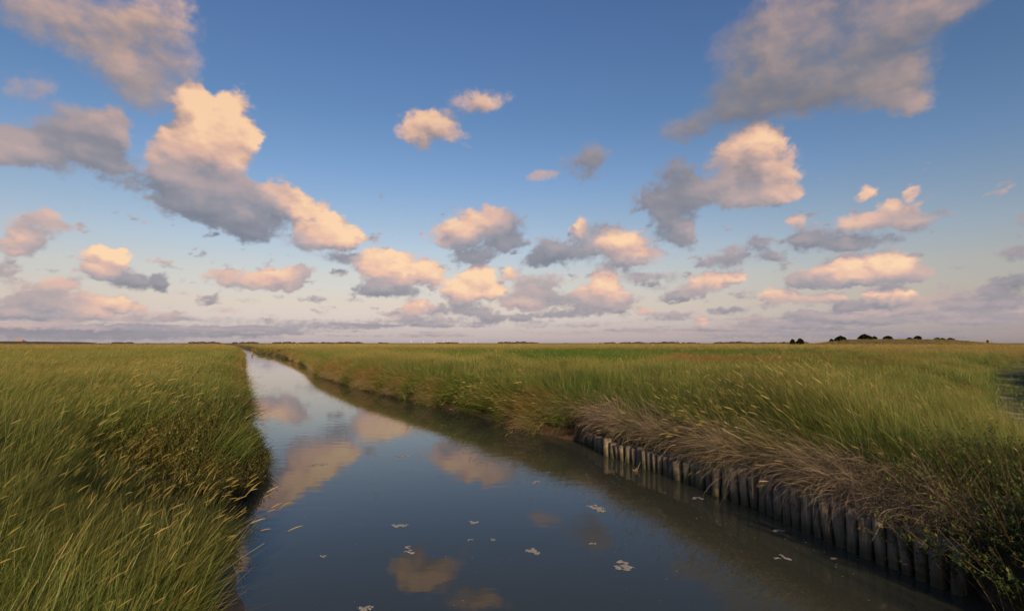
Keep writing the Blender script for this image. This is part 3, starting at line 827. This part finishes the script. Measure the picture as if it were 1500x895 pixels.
# ------------------------------------------------------------------ shrub in the near right corner
def shrub():
    root = empty('shrub', (4.16, 4.22, 0.4), 'dense dark green leafy shrub with yellowing tips beside the near end of the timber revetment', 'shrub')
    m_stem, n, out = material('shrub_stem')
    b = n.n('ShaderNodeBsdfPrincipled'); geo = n.n('ShaderNodeNewGeometry').outputs['Position']
    n.link(n.ramp(n.noise(geo, 40, 3), [(.3, (.05, .035, .022)), (.7, (.13, .095, .06))]), b.inputs['Base Color']); b.inputs['Roughness'].default_value = .85
    n.link(b.outputs[0], out.inputs[0])
    TL = Tuft()
    stems = []
    for i in range(470):
        a = random.uniform(0, 6.283); r_ = math.sqrt(random.random())
        bx, by = .86 * r_ * math.cos(a), 1.2 * r_ * math.sin(a)
        if bx < -.5: bx *= .85
        ground = float(height(bx + 4.16, by + 4.22)) - 0.4
        ground = max(ground, -0.28)
        azm = math.atan2(bx, by) + gauss(0, .6); ln = abs(gauss(.22 + .35 * r_, .2)); h = random.uniform(.48, .86) * (1.12 - .35 * r_)
        stems.append((bx, by, ground, azm, ln, h))
        tone = random.random()
        for k in range(38):
            s = .15 + .85 * (k + random.random()) / 38
            th = ln + .25 * s
            p = (bx + math.sin(azm) * math.sin(th) * h * s + gauss(0, .012), by + math.cos(azm) * math.sin(th) * h * s + gauss(0, .012), ground + math.cos(th) * h * s)
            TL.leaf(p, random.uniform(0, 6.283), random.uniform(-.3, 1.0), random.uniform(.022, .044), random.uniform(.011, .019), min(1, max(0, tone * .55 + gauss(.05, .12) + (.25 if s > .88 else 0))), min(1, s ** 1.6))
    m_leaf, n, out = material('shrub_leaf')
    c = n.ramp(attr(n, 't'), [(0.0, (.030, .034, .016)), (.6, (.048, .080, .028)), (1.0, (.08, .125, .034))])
    c = n.mix(n.rng(attr(n, 'tone'), .55, 1.0, 0, .8), c, (.20, .15, .03))
    df = n.n('ShaderNodeBsdfDiffuse'); n.link(c, df.inputs[0]); tl = n.n('ShaderNodeBsdfTranslucent'); n.link(c, tl.inputs[0])
    mx = n.n('ShaderNodeMixShader'); mx.inputs[0].default_value = .25
    n.link(df.outputs[0], mx.inputs[1]); n.link(tl.outputs[0], mx.inputs[2]); n.link(mx.outputs[0], out.inputs[0])
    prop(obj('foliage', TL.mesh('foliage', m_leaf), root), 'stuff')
    TS = Tuft()
    for (bx, by, gz, azm, ln, h) in stems:
        for q in (0.0, 1.57):
            TS.ribbon((bx, by, gz - .05), azm, h + .03, ln, .25, .006, 4, .5, roll=q, prof=lambda s: 1 - .7 * s)
    prop(obj('stem', TS.mesh('stem', m_stem), root), 'stuff')
shrub()

# ------------------------------------------------------------------ timber revetment: posts and planks
def wood_material():
    m, n, out = material('weathered_timber')
    geo = n.n('ShaderNodeNewGeometry').outputs['Position']
    oi = n.n('ShaderNodeObjectInfo').outputs['Random']
    grain = n.noise(n.v('MULTIPLY', geo, (30, 30, 3.0)), 1.6, 5, .65)
    blot = n.noise(geo, 9.0, 4, .6)
    c = n.ramp(grain, [(.30, (.075, .066, .054)), (.55, (.22, .192, .155)), (.78, (.37, .335, .285))])
    c = n.mix(n.rng(blot, .42, .66, 0, .75), c, (.060, .050, .038))
    c = n.mix(n.m('MULTIPLY', oi, .5), c, (.095, .085, .066))
    sp = n.n('ShaderNodeSeparateXYZ'); n.link(geo, sp.inputs[0])
    zz = n.m('ADD', sp.outputs[2], n.m('MULTIPLY_ADD', blot, .22, -.11))
    c = n.mix(n.rng(zz, .17, .05, 0, .85), c, (.030, .034, .016))        # algae and wet below the tide mark
    b = n.n('ShaderNodeBsdfPrincipled'); n.link(c, b.inputs['Base Color'])
    n.link(n.rng(zz, .02, .2, .45, .85), b.inputs['Roughness'])
    bp = n.n('ShaderNodeBump'); n.link(grain, bp.inputs['Height']); bp.inputs['Strength'].default_value = .7; bp.inputs['Distance'].default_value = .012
    n.link(bp.outputs[0], b.inputs['Normal']); n.link(b.outputs[0], out.inputs[0])
    return m
M_WOOD = wood_material()

def post_mesh(rad, h0, h1, seed):
    """round driven post with a worn, slightly domed and chipped top"""
    r_ = random.Random(seed)
    bm = bmesh.new()
    N = 12
    zs = [h0, 0.0, .12, h1 * .6, h1 - .03, h1 - .006, h1]
    ks = [.94, 1.0, 1.02, .99, .97, .90, .55]
    ph = [r_.uniform(-.06, .06) for _ in range(N)]
    bx, by = r_.uniform(-.012, .012), r_.uniform(-.012, .012)
    rings = []
    for z, k in zip(zs, ks):
        ring = []
        for i in range(N):
            a = 2 * math.pi * i / N
            rr_ = rad * k * (1 + ph[i] + r_.uniform(-.02, .02))
            t = (z - h0) / (h1 - h0)
            zz = z + (r_.uniform(-.012, .008) if z > h1 - .04 else 0)
            ring.append(bm.verts.new((rr_ * math.cos(a) + bx * t, rr_ * math.sin(a) + by * t, zz)))
        rings.append(ring)
    for a, b in zip(rings[:-1], rings[1:]):
        for i in range(N):
            bm.faces.new((a[i], a[(i + 1) % N], b[(i + 1) % N], b[i]))
    bm.faces.new(rings[-1]); bm.faces.new(rings[0][::-1])
    me = bpy.data.meshes.new('post'); bm.to_mesh(me); bm.free()
    me.polygons.foreach_set('use_smooth', np.ones(len(me.polygons), dtype=bool))
    me.materials.append(M_WOOD)
    return me

def revetment():
    px, py = POST_PX[20]
    x0, y0 = at(px, py)
    root = empty('timber_revetment', (x0, y0, 0), 'low revetment of weathered round timber posts and planks along the right bank of the creek', 'revetment')
    pts = [Vector((*at(a, b), 0)) for a, b in POST_PX]
    tops = []
    for i, p in enumerate(pts):
        gaps = [(pts[j] - p).length for j in (i - 1, i + 1) if 0 <= j < len(pts)]
        spacing = sum(gaps) / len(gaps)
        rad = min(.090, max(.042, spacing * .41)) * random.uniform(.84, 1.08)
        h1 = float(np.interp(p.y, [4.0, 4.8, 6.0, 6.95, 7.05, 7.6, 9, 10.6], [.36, .385, .41, .42, .33, .30, .27, .24])) + random.gauss(0, .02)
        if i in (22, 23): h1 += .055
        if i == 22: rad *= .6
        if i in (27, 28, 29, 30): h1 -= .06
        if i in (41, 42, 43): h1 -= .05
        tops.append(h1)
        # the posts stand just outside the water line, each leaning a little its own way
        o = obj('post', post_mesh(rad, -.75, h1, 100 + i), root, p - root.location, (random.gauss(0, .04), random.gauss(0, .05), random.uniform(0, 6.28)))
    def plank(i0, i1, zt, hgt, th=.035, off=.10, tilt=0.0):
        a, b = pts[i0].copy(), pts[i1].copy()
        d = (b - a); L = d.length; d.normalize()
        nrm = Vector((d.y, -d.x, 0))
        if nrm.x < 0: nrm = -nrm
        a = a + nrm * off; b = b + nrm * off
        bm = bmesh.new()
        n = 8
        rows = []
        for k in range(n + 1):
            q = a.lerp(b, k / n)
            wob = .008 * math.sin(k * 1.9 + i0)
            zc = zt[0] + (zt[1] - zt[0]) * k / n + wob * .5
            cs = []
            for (u, v) in ((-th / 2, -hgt), (th / 2, -hgt), (th / 2, 0), (-th / 2, 0)):
                w = q + nrm * (u + wob + v * tilt)
                cs.append(bm.verts.new((w.x - x0, w.y - y0, zc + v + random.uniform(-.004, .004))))
            rows.append(cs)
        for r0, r1 in zip(rows[:-1], rows[1:]):
            for k in range(4):
                bm.faces.new((r0[k], r0[(k + 1) % 4], r1[(k + 1) % 4], r1[k]))
        bm.faces.new(rows[0][::-1]); bm.faces.new(rows[-1])
        bmesh.ops.recalc_face_normals(bm, faces=bm.faces)
        bmesh.ops.bevel(bm, geom=[e for e in bm.edges if abs(e.calc_face_angle(0)) > .8], offset=.004, segments=1, affect='EDGES')
        me = bpy.data.meshes.new('plank'); bm.to_mesh(me); bm.free()
        me.materials.append(M_WOOD)
        obj('plank', me, root)
    plank(8, 16, (.285, .305), .10)
    plank(15, 22, (.335, .345), .095, off=.125)
    plank(22, 27, (.40, .42), .12, off=.13)
    plank(26, 33, (.425, .405), .11, off=.10)
    plank(32, 39, (.405, .40), .12, off=.135)
    plank(39, 44, (.395, .37), .12, off=.11)
revetment()

# ------------------------------------------------------------------ things in and on the creek
def foam_material():
    m, n, out = material('foam')
    geo = n.n('ShaderNodeNewGeometry').outputs['Position']
    v = n.n('ShaderNodeTexVoronoi'); n.link(geo, v.inputs['Vector']); v.inputs['Scale'].default_value = 140
    c = n.mix(n.noise(geo, 22, 4, .6), (.22, .215, .20), (.44, .43, .40))
    c = n.mix(n.rng(v.outputs['Distance'], .2, .7, 0, .35), c, (.30, .27, .22))
    b = n.n('ShaderNodeBsdfPrincipled'); n.link(c, b.inputs['Base Color']); b.inputs['Roughness'].default_value = .7
    bp = n.n('ShaderNodeBump'); n.link(v.outputs['Distance'], bp.inputs['Height']); bp.inputs['Distance'].default_value = .004; bp.inputs['Strength'].default_value = .6
    n.link(bp.outputs[0], b.inputs['Normal']); n.link(b.outputs[0], out.inputs[0])
    return m
M_FOAM = foam_material()

def foam_geo(L, Wd, seed, ang=0.0, nn=40):
    """a ragged raft of froth: thin, lumpy, sinking to the water at its rim"""
    q = random.Random(seed)
    blobs = []
    nb = q.randint(6, 11)
    bx, by = -L * .42, 0.0
    for i in range(nb):                                   # a ragged chain of little lobes with gaps
        blobs.append((bx, by, q.uniform(.13, .25) * L))
        bx += L * .84 / nb; by = max(-.5 * Wd, min(.5 * Wd, by + q.uniform(-.45, .45) * Wd))
    xs = np.linspace(-L * .62, L * .62, nn); ys = np.linspace(-Wd * .8 - .1 * L, Wd * .8 + .1 * L, max(10, int(nn * .8)))
    X, Y = np.meshgrid(xs, ys)
    f = np.zeros_like(X)
    for (bx, by, br) in blobs:
        f = np.maximum(f, np.exp(-((X - bx) ** 2 + (Y - by) ** 2) / (br * br) * 1.2))
    f += 0.42 * fbm(X / L * 9 + seed, Y / L * 9, 2, .5, 60)
    f -= .42
    Z = np.where(f > 0, 0.0015 + min(0.004, L * .03) * np.sqrt(np.clip(f, 0, 1)), np.maximum(-0.005, f * .03))
    idx = np.arange(X.size).reshape(X.shape)
    qd = np.stack([idx[:-1, :-1], idx[:-1, 1:], idx[1:, 1:], idx[1:, :-1]], -1).reshape(-1, 4)
    on = (f.ravel()[qd] > -.10).all(1)
    qd = qd[on]
    used = np.unique(qd); re = -np.ones(X.size, int); re[used] = np.arange(len(used))
    c, s = math.cos(ang), math.sin(ang)
    V = np.stack([X.ravel() * c - Y.ravel() * s, X.ravel() * s + Y.ravel() * c, Z.ravel()], -1)[used]
    return V, re[qd]

FOAM = [
 (585.5, 767.5, 20, 8, 'elongated foam patch left of centre, just farther off than the comma shaped one', .5),
 (693.5, 763, 14, 8, 'small round foam patch at mid creek, level with the elongated one to its left', 0),
 (601.5, 805, 18, 12, 'comma shaped foam patch on the reflected orange cloud in the near water', .8),
 (781.5, 806.5, 19, 9, 'oval foam patch in open dark water right of the reflected orange cloud', -.2),
 (878.5, 743, 30, 12, 'ragged long foam patch on the edge of the dark bank reflection right of mid creek', -.4),
 (914.5, 829, 28, 18, 'largest branching foam patch, in the near water at right', .7),
 (537.5, 889, 20, 9, 'foam patch nearest the camera at the bottom edge of the picture', .1),
 (690, 791.5, 9, 5, 'tiny foam patch just left of an equally tiny one in the near middle water', .3),
 (722.5, 789.5, 8, 4, 'tiny foam patch between a tiny one left and the oval one right', -.3),
 (868, 797, 10, 5, 'small thin foam patch above and left of the largest branching one', -.4),
 (1151, 814, 16, 14, 'forked foam patch in the dark water close to the timber revetment', -.6),
 (1140, 818.5, 9, 5, 'little foam patch touching the left side of the forked one near the revetment', 0),
 (1223, 818.5, 9, 4, 'small foam patch nearest the timber posts at right', -.2),
 (1022.5, 731, 14, 6, 'pale foam patch floating below the lower far posts of the revetment', -.3),
 (468, 681.5, 22, 5, 'flat streak of foam on the reflected pink cloud near the left bank', .1),
 (591.5, 667, 18, 3, 'thin foam streak in the far middle of the creek, above the others', .3),
 (786.5, 706.5, 12, 5, 'foam patch where the grass reflection of the right bank ends', .2),
 (473, 814, 8, 5, 'lone small foam patch near the grassy left bank in the near water', .4),
 (1141.5, 778, 13, 5, 'narrow foam patch in dark water under the middle posts of the revetment', -.3),
]
def foam():
    for k, (px, py, w, h, lab, ang) in enumerate(FOAM):
        x, y = at(px, py)
        L = w / FPX * y * 1.1; Wd = h / FPX * y * (y / H) * .75
        V, F = foam_geo(max(L, .04), min(max(Wd, .03), L * 1.3), 7 * k + 3, ang)
        o = obj('foam_patch', mesh_np('foam_patch', V, F, None, M_FOAM, True), None, (x, y, 0.0))
        prop(o, 'thing', lab, 'foam patch', 'foam patches floating on the creek')
    V, F, n0 = [], [], 0
    for k in range(125):
        if k < 85:
            px, py = random.uniform(330, 1330), 560 + 330 * random.random() ** .8
        else:                                                # more froth under the revetment, drifting in lines
            t = random.random(); px, py = 800 + 480 * t + random.uniform(-60, 40), 660 + 150 * t + random.uniform(-4, 45)
        x, y = at(px, py)
        d, _ = land(np.array([x]), np.array([y]))
        if d[0] > -.12: continue
        L = random.uniform(1.2, 2.8) / FPX * y
        v, f = foam_geo(L, L * random.uniform(.5, 1.0), 500 + k, random.uniform(-1, 1), 14)
        V.append(v + np.array([x, y, 0.0])); F.append(f + n0); n0 += len(v)
    o = obj('foam_flecks', mesh_np('foam_flecks', np.vstack(V), np.vstack(F), None, M_FOAM, True))
    prop(o, 'stuff')
foam()

def creek_bits():
    # far stake standing in the creek
    x, y = at(369.5, 520.6)
    me = post_mesh(.13, -.6, .62, 901)
    o = obj('wooden_stake', me, None, (x, y, 0), (.03, -.05, .3))
    prop(o, 'thing', 'short dark wooden stake standing alone in the far bend of the creek', 'stake')
    # end of a waterlogged trunk on the left bank
    x, y = at(357, 533.4)
    me = post_mesh(.11, -.9, .42, 902)
    o = obj('driftwood_log', me, None, (x - .25, y, .08), (0, R(84), R(4)))
    prop(o, 'thing', 'dark driftwood log sticking out of the left bank over the far water', 'log')
    # broken twig with a tuft caught on it, in front of the low posts
    x, y = at(930, 690)
    root = empty('twig', (x, y, 0), 'broken twig with a clot of weed standing in the water before the low posts', 'twig')
    T = Tuft()
    for q in (0, .8, 1.57, 2.4):
        T.ribbon((0, 0, -.1), .9, .26, .45, .3, .007, 4, .6, 0.5, 1, prof=lambda s: 1 - .5 * s, roll=q)
    obj('stick', T.mesh('stick', M_DRY), root)
    T = Tuft()
    for k in range(60):
        T.ribbon((gauss(0, .012), gauss(0, .012), .0), random.uniform(0, 6.28), random.uniform(.03, .07), random.uniform(.3, 1.6), .6, .006, 2, random.random(), 0.1, .7)
    obj('weed', T.mesh('weed', M_DRY), root)
creek_bits()

# ------------------------------------------------------------------ bushes and trees on the mound and on the plain
def foliage_material():
    m, n, out = material('bush_foliage')
    c = n.ramp(attr(n, 'tone'), [(0, (.008, .012, .005)), (.6, (.018, .026, .010)), (1, (.045, .050, .018))])
    df = n.n('ShaderNodeBsdfDiffuse'); n.link(c, df.inputs[0]); tl = n.n('ShaderNodeBsdfTranslucent'); n.link(c, tl.inputs[0])
    mx = n.n('ShaderNodeMixShader'); mx.inputs[0].default_value = .2
    n.link(df.outputs[0], mx.inputs[1]); n.link(tl.outputs[0], mx.inputs[2]); n.link(mx.outputs[0], out.inputs[0])
    mb, n, out = material('bark')
    b = n.n('ShaderNodeBsdfPrincipled')
    n.link(n.ramp(n.noise(n.n('ShaderNodeNewGeometry').outputs['Position'], 3, 4), [(.3, (.05, .04, .03)), (.7, (.14, .11, .08))]), b.inputs['Base Color'])
    b.inputs['Roughness'].default_value = .9; n.link(b.outputs[0], out.inputs[0])
    return m, mb
M_BUSH, M_BARK = foliage_material()

def bush(px, base_py, w, h, D, lab, seed, skew=0.0):
    q = random.Random(seed)
    x = (px - CX) / FPX * D
    z0 = float(height(np.array([x]), np.array([D]))[0])
    zt = H + D * (502.5 - (base_py - h)) / FPX
    Wm, Hm = w / FPX * D, max(1.2, zt - z0)
    root = empty('hawthorn_bush', (x, D, z0 - .05), lab, 'bush', 'bushes on the low rise at the right')
    # clumps of leaves on a rounded, uneven crown
    T = Tuft()
    for k in range(int(900 + 420 * Wm)):
        a, c = q.uniform(0, 6.283), q.random() ** .85
        lump = 1 + .16 * math.sin(3 * a + seed) * math.cos(4 * c + seed) + .10 * math.sin(7 * a + 2 * seed)
        rad = math.sqrt(max(0, 1 - c ** 2.3)) * lump * q.uniform(.72, 1.0) * .5
        p = (rad * Wm * math.cos(a) , rad * Wm * math.sin(a), Hm * c * q.uniform(.88, 1.0) * (1 + .08 * math.sin(2 * a + seed) + skew * 6 * rad * math.cos(a)))
        L = max(.3, Hm * q.uniform(.12, .20))
        T.leaf(p, a + q.uniform(-.9, .9), q.uniform(-.4, 1.4), L, L * .9, min(1, max(0, q.gauss(.4, .22))), 1)
    obj('crown', T.mesh('crown', M_BUSH), root)
    T = Tuft()
    for k in range(4):
        a = q.uniform(0, 6.283); ln = q.uniform(.1, .5); L = Hm * q.uniform(.4, .6)
        for r_ in (0, .8, 1.57, 2.4):
            T.ribbon((0.1 * math.cos(a), .1 * math.sin(a), -.2), a, L, ln, .2, .16 if k else .24, 4, .5, roll=r_, prof=lambda s: 1 - .75 * s)
    obj('trunk', T.mesh('trunk', M_BARK), root)

BUSHES = [
 (1160, 502.0, 7.4, 4.4, 262, 'small round bush standing on the flat, leftmost of the far bushes'),
 (1171, 502.0, 10.2, 5.4, 262, 'round bush on the flat just right of the leftmost small one'),
 (1217, 499.8, 6.6, 3.2, 300, 'low bush on the left slope of the rise beside a larger domed one'),
 (1230.5, 498.6, 16.5, 6.0, 302, 'broad domed bush at the left shoulder of the rise'),
 (1266.5, 497.6, 19, 7.2, 304, 'widest and tallest flat topped bush near the middle of the rise'),
 (1280, 497.5, 7.6, 4.6, 306, 'small bush touching the right side of the widest one'),
 (1299.5, 497.4, 13, 5.0, 304, 'long low bush right of the widest one, standing alone on the crest'),
 (1343, 498.2, 11, 5.8, 304, 'round dome shaped bush standing alone on the right part of the crest'),
 (1331, 498.0, 8, 1.6, 306, 'very low scrub just left of the lone round dome shaped bush'),
 (1372, 499.4, 9.4, 3.8, 304, 'domed bush, left one of the joined pair on the right slope'),
 (1379.5, 499.6, 7.5, 3.4, 306, 'pointed bush, right one of the joined pair on the right slope'),
 (1390.5, 500.0, 10.2, 4.6, 304, 'round bush at the right end of the rise, rightmost of all'),
]
for k, b in enumerate(BUSHES):
    bush(*b, 40 + k, skew=-.05 if k == 4 else 0)

def plain_mat(name, col, rough=.7, var=.15, scale=2.0):
    m, n, out = material(name)
    b = n.n('ShaderNodeBsdfPrincipled')
    nz = n.noise(n.n('ShaderNodeNewGeometry').outputs['Position'], scale, 4, .6)
    n.link(n.mix(nz, tuple(c * (1 - var) for c in col), tuple(min(1, c * (1 + var)) for c in col)), b.inputs['Base Color'])
    b.inputs['Roughness'].default_value = rough
    n.link(b.outputs[0], out.inputs[0])
    return m

# ------------------------------------------------------------------ far wood on the horizon (reads as one mass)
def far_wood():
    V, F, TN, n0 = [], [], [], 0
    bm = bmesh.new(); bmesh.ops.create_icosphere(bm, subdivisions=2, radius=1.0)
    bv = np.array([v.co[:] for v in bm.verts]); bf = np.array([[v.index for v in f.verts] for f in bm.faces]); bm.free()
    for k in range(760):
        a = math.radians(random.uniform(-52, 52)); D = random.uniform(2300, 3000)
        den = float(fbm(np.array([math.degrees(a) / 3.1]), np.array([0.7]), 3, .6, 70)[0])
        px = CX + FPX * math.tan(a)
        bonus = .9 if 405 < px < 480 else (.35 if 700 < px < 1180 else 0)
        if den + bonus < random.uniform(-.15, .6): continue
        hh = random.uniform(1.8, 4.6) * (1 + .5 * max(0, den + bonus)); ww = random.uniform(6, 20)
        n = 1 + .22 * gnoise(bv[:, 0] * 2 + k, bv[:, 2] * 2 + bv[:, 1] * 1.7, 71)[:, None]
        v = bv * n * np.array([ww, ww * .7, hh]) + np.array([math.sin(a) * D, math.cos(a) * D, .4 + hh * .35])
        V.append(v); F.append(bf + n0); n0 += len(v); TN.append(np.full(len(v), random.random()))
    o = obj('far_wood', mesh_np('far_wood', np.vstack(V), np.vstack(F), {'tone': np.concatenate(TN)}, plain_mat('far_trees', (.020, .022, .019), .95, .3, .02)))
    prop(o, 'stuff')
far_wood()

# ------------------------------------------------------------------ far buildings and wind turbines
M_WALL = plain_mat('reddish_brick', (.24, .17, .14)); M_ROOF = plain_mat('reddish_roof_tiles', (.27, .185, .16)); M_WHITE = plain_mat('white_turbine_paint', (.52, .49, .45), .5, .04, .05)
M_GREY = plain_mat('grey_render', (.11, .11, .115)); M_GLASS = plain_mat('dark_glass', (.03, .035, .04), .2)

def box(x0, x1, y0, y1, z0, z1):
    V = [(x, y, z) for z in (z0, z1) for y in (y0, y1) for x in (x0, x1)]
    F = [(0, 2, 3, 1), (4, 5, 7, 6), (0, 1, 5, 4), (2, 6, 7, 3), (0, 4, 6, 2), (1, 3, 7, 5)]
    return V, F

def farmhouse():
    D = 420.0; x = (30 - CX) / FPX * D
    zt = H + D * (502.5 - 497.3) / FPX
    z0 = .86
    root = empty('farmhouse', (x, D, z0), 'low farmhouse with a hipped reddish roof showing above the dike at far left', 'house', rz=.15)
    w, dp, he = 3.9, 3.0, zt - z0
    v, f = box(-w + .3, w - .3, -dp + .3, dp - .3, -.3, he - 1.75)
    obj('wall', mesh_np('wall', v, f, None, M_WALL), root)
    V = [(-w, -dp, he - 1.8), (w, -dp, he - 1.8), (w, dp, he - 1.8), (-w, dp, he - 1.8), (-w + 1.6, 0, he), (w - 1.6, 0, he)]
    obj('roof', mesh_np('roof', V, [(0, 1, 5, 4), (2, 3, 4, 5), (1, 2, 5), (3, 0, 4), (3, 2, 1, 0)], None, M_ROOF), root)
    for sx in (-1.7, 1.7):
        v, f = box(sx - .5, sx + .5, -dp + .24, -dp + .32, 1.0, 2.0)
        obj('window', mesh_np('window', v, f, None, M_GLASS), root)
farmhouse()

def block():
    D = 1900.0; x = (1447.5 - CX) / FPX * D
    root = empty('apartment_tower', (x, D, .8), 'pale grey square building rising from the far tree line at right', 'building')
    w, hh = 6.2, 11.0
    v, f = box(-w, w, -5, 5, -.5, hh); obj('wall', mesh_np('wall', v, f, None, M_GREY), root)
    v, f = box(-w - .4, w + .4, -5.4, 5.4, hh + .003, hh + .6); obj('roof', mesh_np('roof', v, f, None, M_GREY), root)
    for fl in range(3):
        for k in range(4):
            cx_ = -4.5 + 3 * k
            v, f = box(cx_ - .8, cx_ + .8, -5.06, -4.98, 2.2 + 3 * fl, 3.8 + 3 * fl)
            obj('window', mesh_np('window', v, f, None, M_GLASS), root)
block()

def turbines():
    def lathe(prof, N=12):
        V, F = [], []
        for z, r_ in prof:
            for i in range(N):
                a = 2 * math.pi * i / N; V.append((r_ * math.cos(a), r_ * math.sin(a), z))
        for k in range(len(prof) - 1):
            for i in range(N):
                F.append((k * N + i, k * N + (i + 1) % N, (k + 1) * N + (i + 1) % N, (k + 1) * N + i))
        F.append(tuple(range(N))[::-1]); F.append(tuple(range((len(prof) - 1) * N, len(prof) * N)))
        return V, F
    v, f = lathe([(0, 1.7), (10, 1.45), (27, 1.0)]); tower = mesh_np('tower', v, f, None, M_WHITE, True)
    v, f = box(-1.0, 1.0, -2.2, 3.2, -1.0, 1.0); nac = mesh_np('nacelle', v, f, None, M_WHITE)
    v, f = lathe([(0, 1.1), (.8, 1.0), (1.5, .5), (1.8, .1)]); hub = mesh_np('hub', v, f, None, M_WHITE, True)
    V, F = [], []
    for k, (z, c, t, tw) in enumerate([(0.4, .9, .8, .5), (2.2, 1.9, .45, .35), (7, 1.4, .25, .2), (13, .8, .12, .1), (16, .25, .05, .05)]):
        for (u, q) in ((-c / 2, 0), (0, t / 2), (c / 2, 0), (0, -t / 2)):
            V.append((u * math.cos(tw) - q * math.sin(tw), u * math.sin(tw) + q * math.cos(tw), z))
        if k:
            b = 4 * k
            for i in range(4): F.append((b - 4 + i, b - 4 + (i + 1) % 4, b + (i + 1) % 4, b + i))
    F.append((16, 17, 18, 19)); F.append((3, 2, 1, 0))
    bl = mesh_np('blade', V, F, None, M_WHITE, True)
    T = [(602.7, 5250, 'lone white wind turbine on the horizon, leftmost of the row'), (620.7, 6500, 'pale wind turbine on the horizon, second from the left'),
         (636.3, 6750, 'pale wind turbine on the horizon, left of the close cluster'), (649.6, 6125, 'small white wind turbine at the left side of the close cluster'),
         (655.4, 5375, 'white wind turbine in the middle of the close cluster'), (658.8, 5125, 'tallest white wind turbine at the right side of the close cluster'),
         (674.4, 5250, 'bright white wind turbine standing just right of the close cluster'), (688.7, 7250, 'tiny faint wind turbine, last but one towards the right'), (697, 6625, 'pale wind turbine on the horizon, rightmost of the row')]
    for k, (px, D, lab) in enumerate(T):
        x = (px - CX) / FPX * D
        root = empty('wind_turbine', (x, D, .5), lab, 'wind turbine', 'wind turbines on the horizon', rz=.35 + .1 * k)
        obj('tower', tower, root); obj('nacelle', nac, root, (0, 0, 27.6)); obj('hub', hub, root, (0, -2.2, 27.6), (R(90), 0, 0))
        ph = random.uniform(0, 2.09)
        for j in range(3):
            obj('blade', bl, root, (0, -3.2, 27.6), (0, ph + j * 2.0944, 0))
turbines()

# ------------------------------------------------------------------ what the uncountable growth is
for nm, lab, cat in (
    ('tall_grass', 'long fine green grass with golden seed heads in the foreground on both banks', 'grass'),
    ('middle_grass', 'tall green and straw coloured marsh grass in the middle distance', 'grass'),
    ('distant_grass', 'golden green marsh grass stretching away to the horizon', 'grass'),
    ('bank_grass', 'grass drooping over the water along the far creek banks', 'grass'),
    ('short_turf', 'short green turf on the meadow and beside the pale track at right', 'turf'),
    ('dry_grass', 'withered grey brown grass hanging over the timber revetment', 'dry grass'),
    ('sea_purslane', 'small leaved olive ground cover on the bulge of the left bank', 'ground cover'),
    ('foam_flecks', 'tiny flecks of foam scattered over the creek', 'foam'),
    ('far_wood', 'thin dark line of far trees along the horizon', 'trees')):
    o = bpy.data.objects.get(nm)
    if o: o['label'] = lab; o['category'] = cat

# ------------------------------------------------------------------ render settings
S.render.engine = 'CYCLES'
S.cycles.max_bounces = 6
S.cycles.diffuse_bounces = 3
S.cycles.glossy_bounces = 3
S.cycles.transmission_bounces = 2
S.cycles.transparent_max_bounces = 6
S.cycles.sample_clamp_indirect = 6.0
S.cycles.use_denoising = True
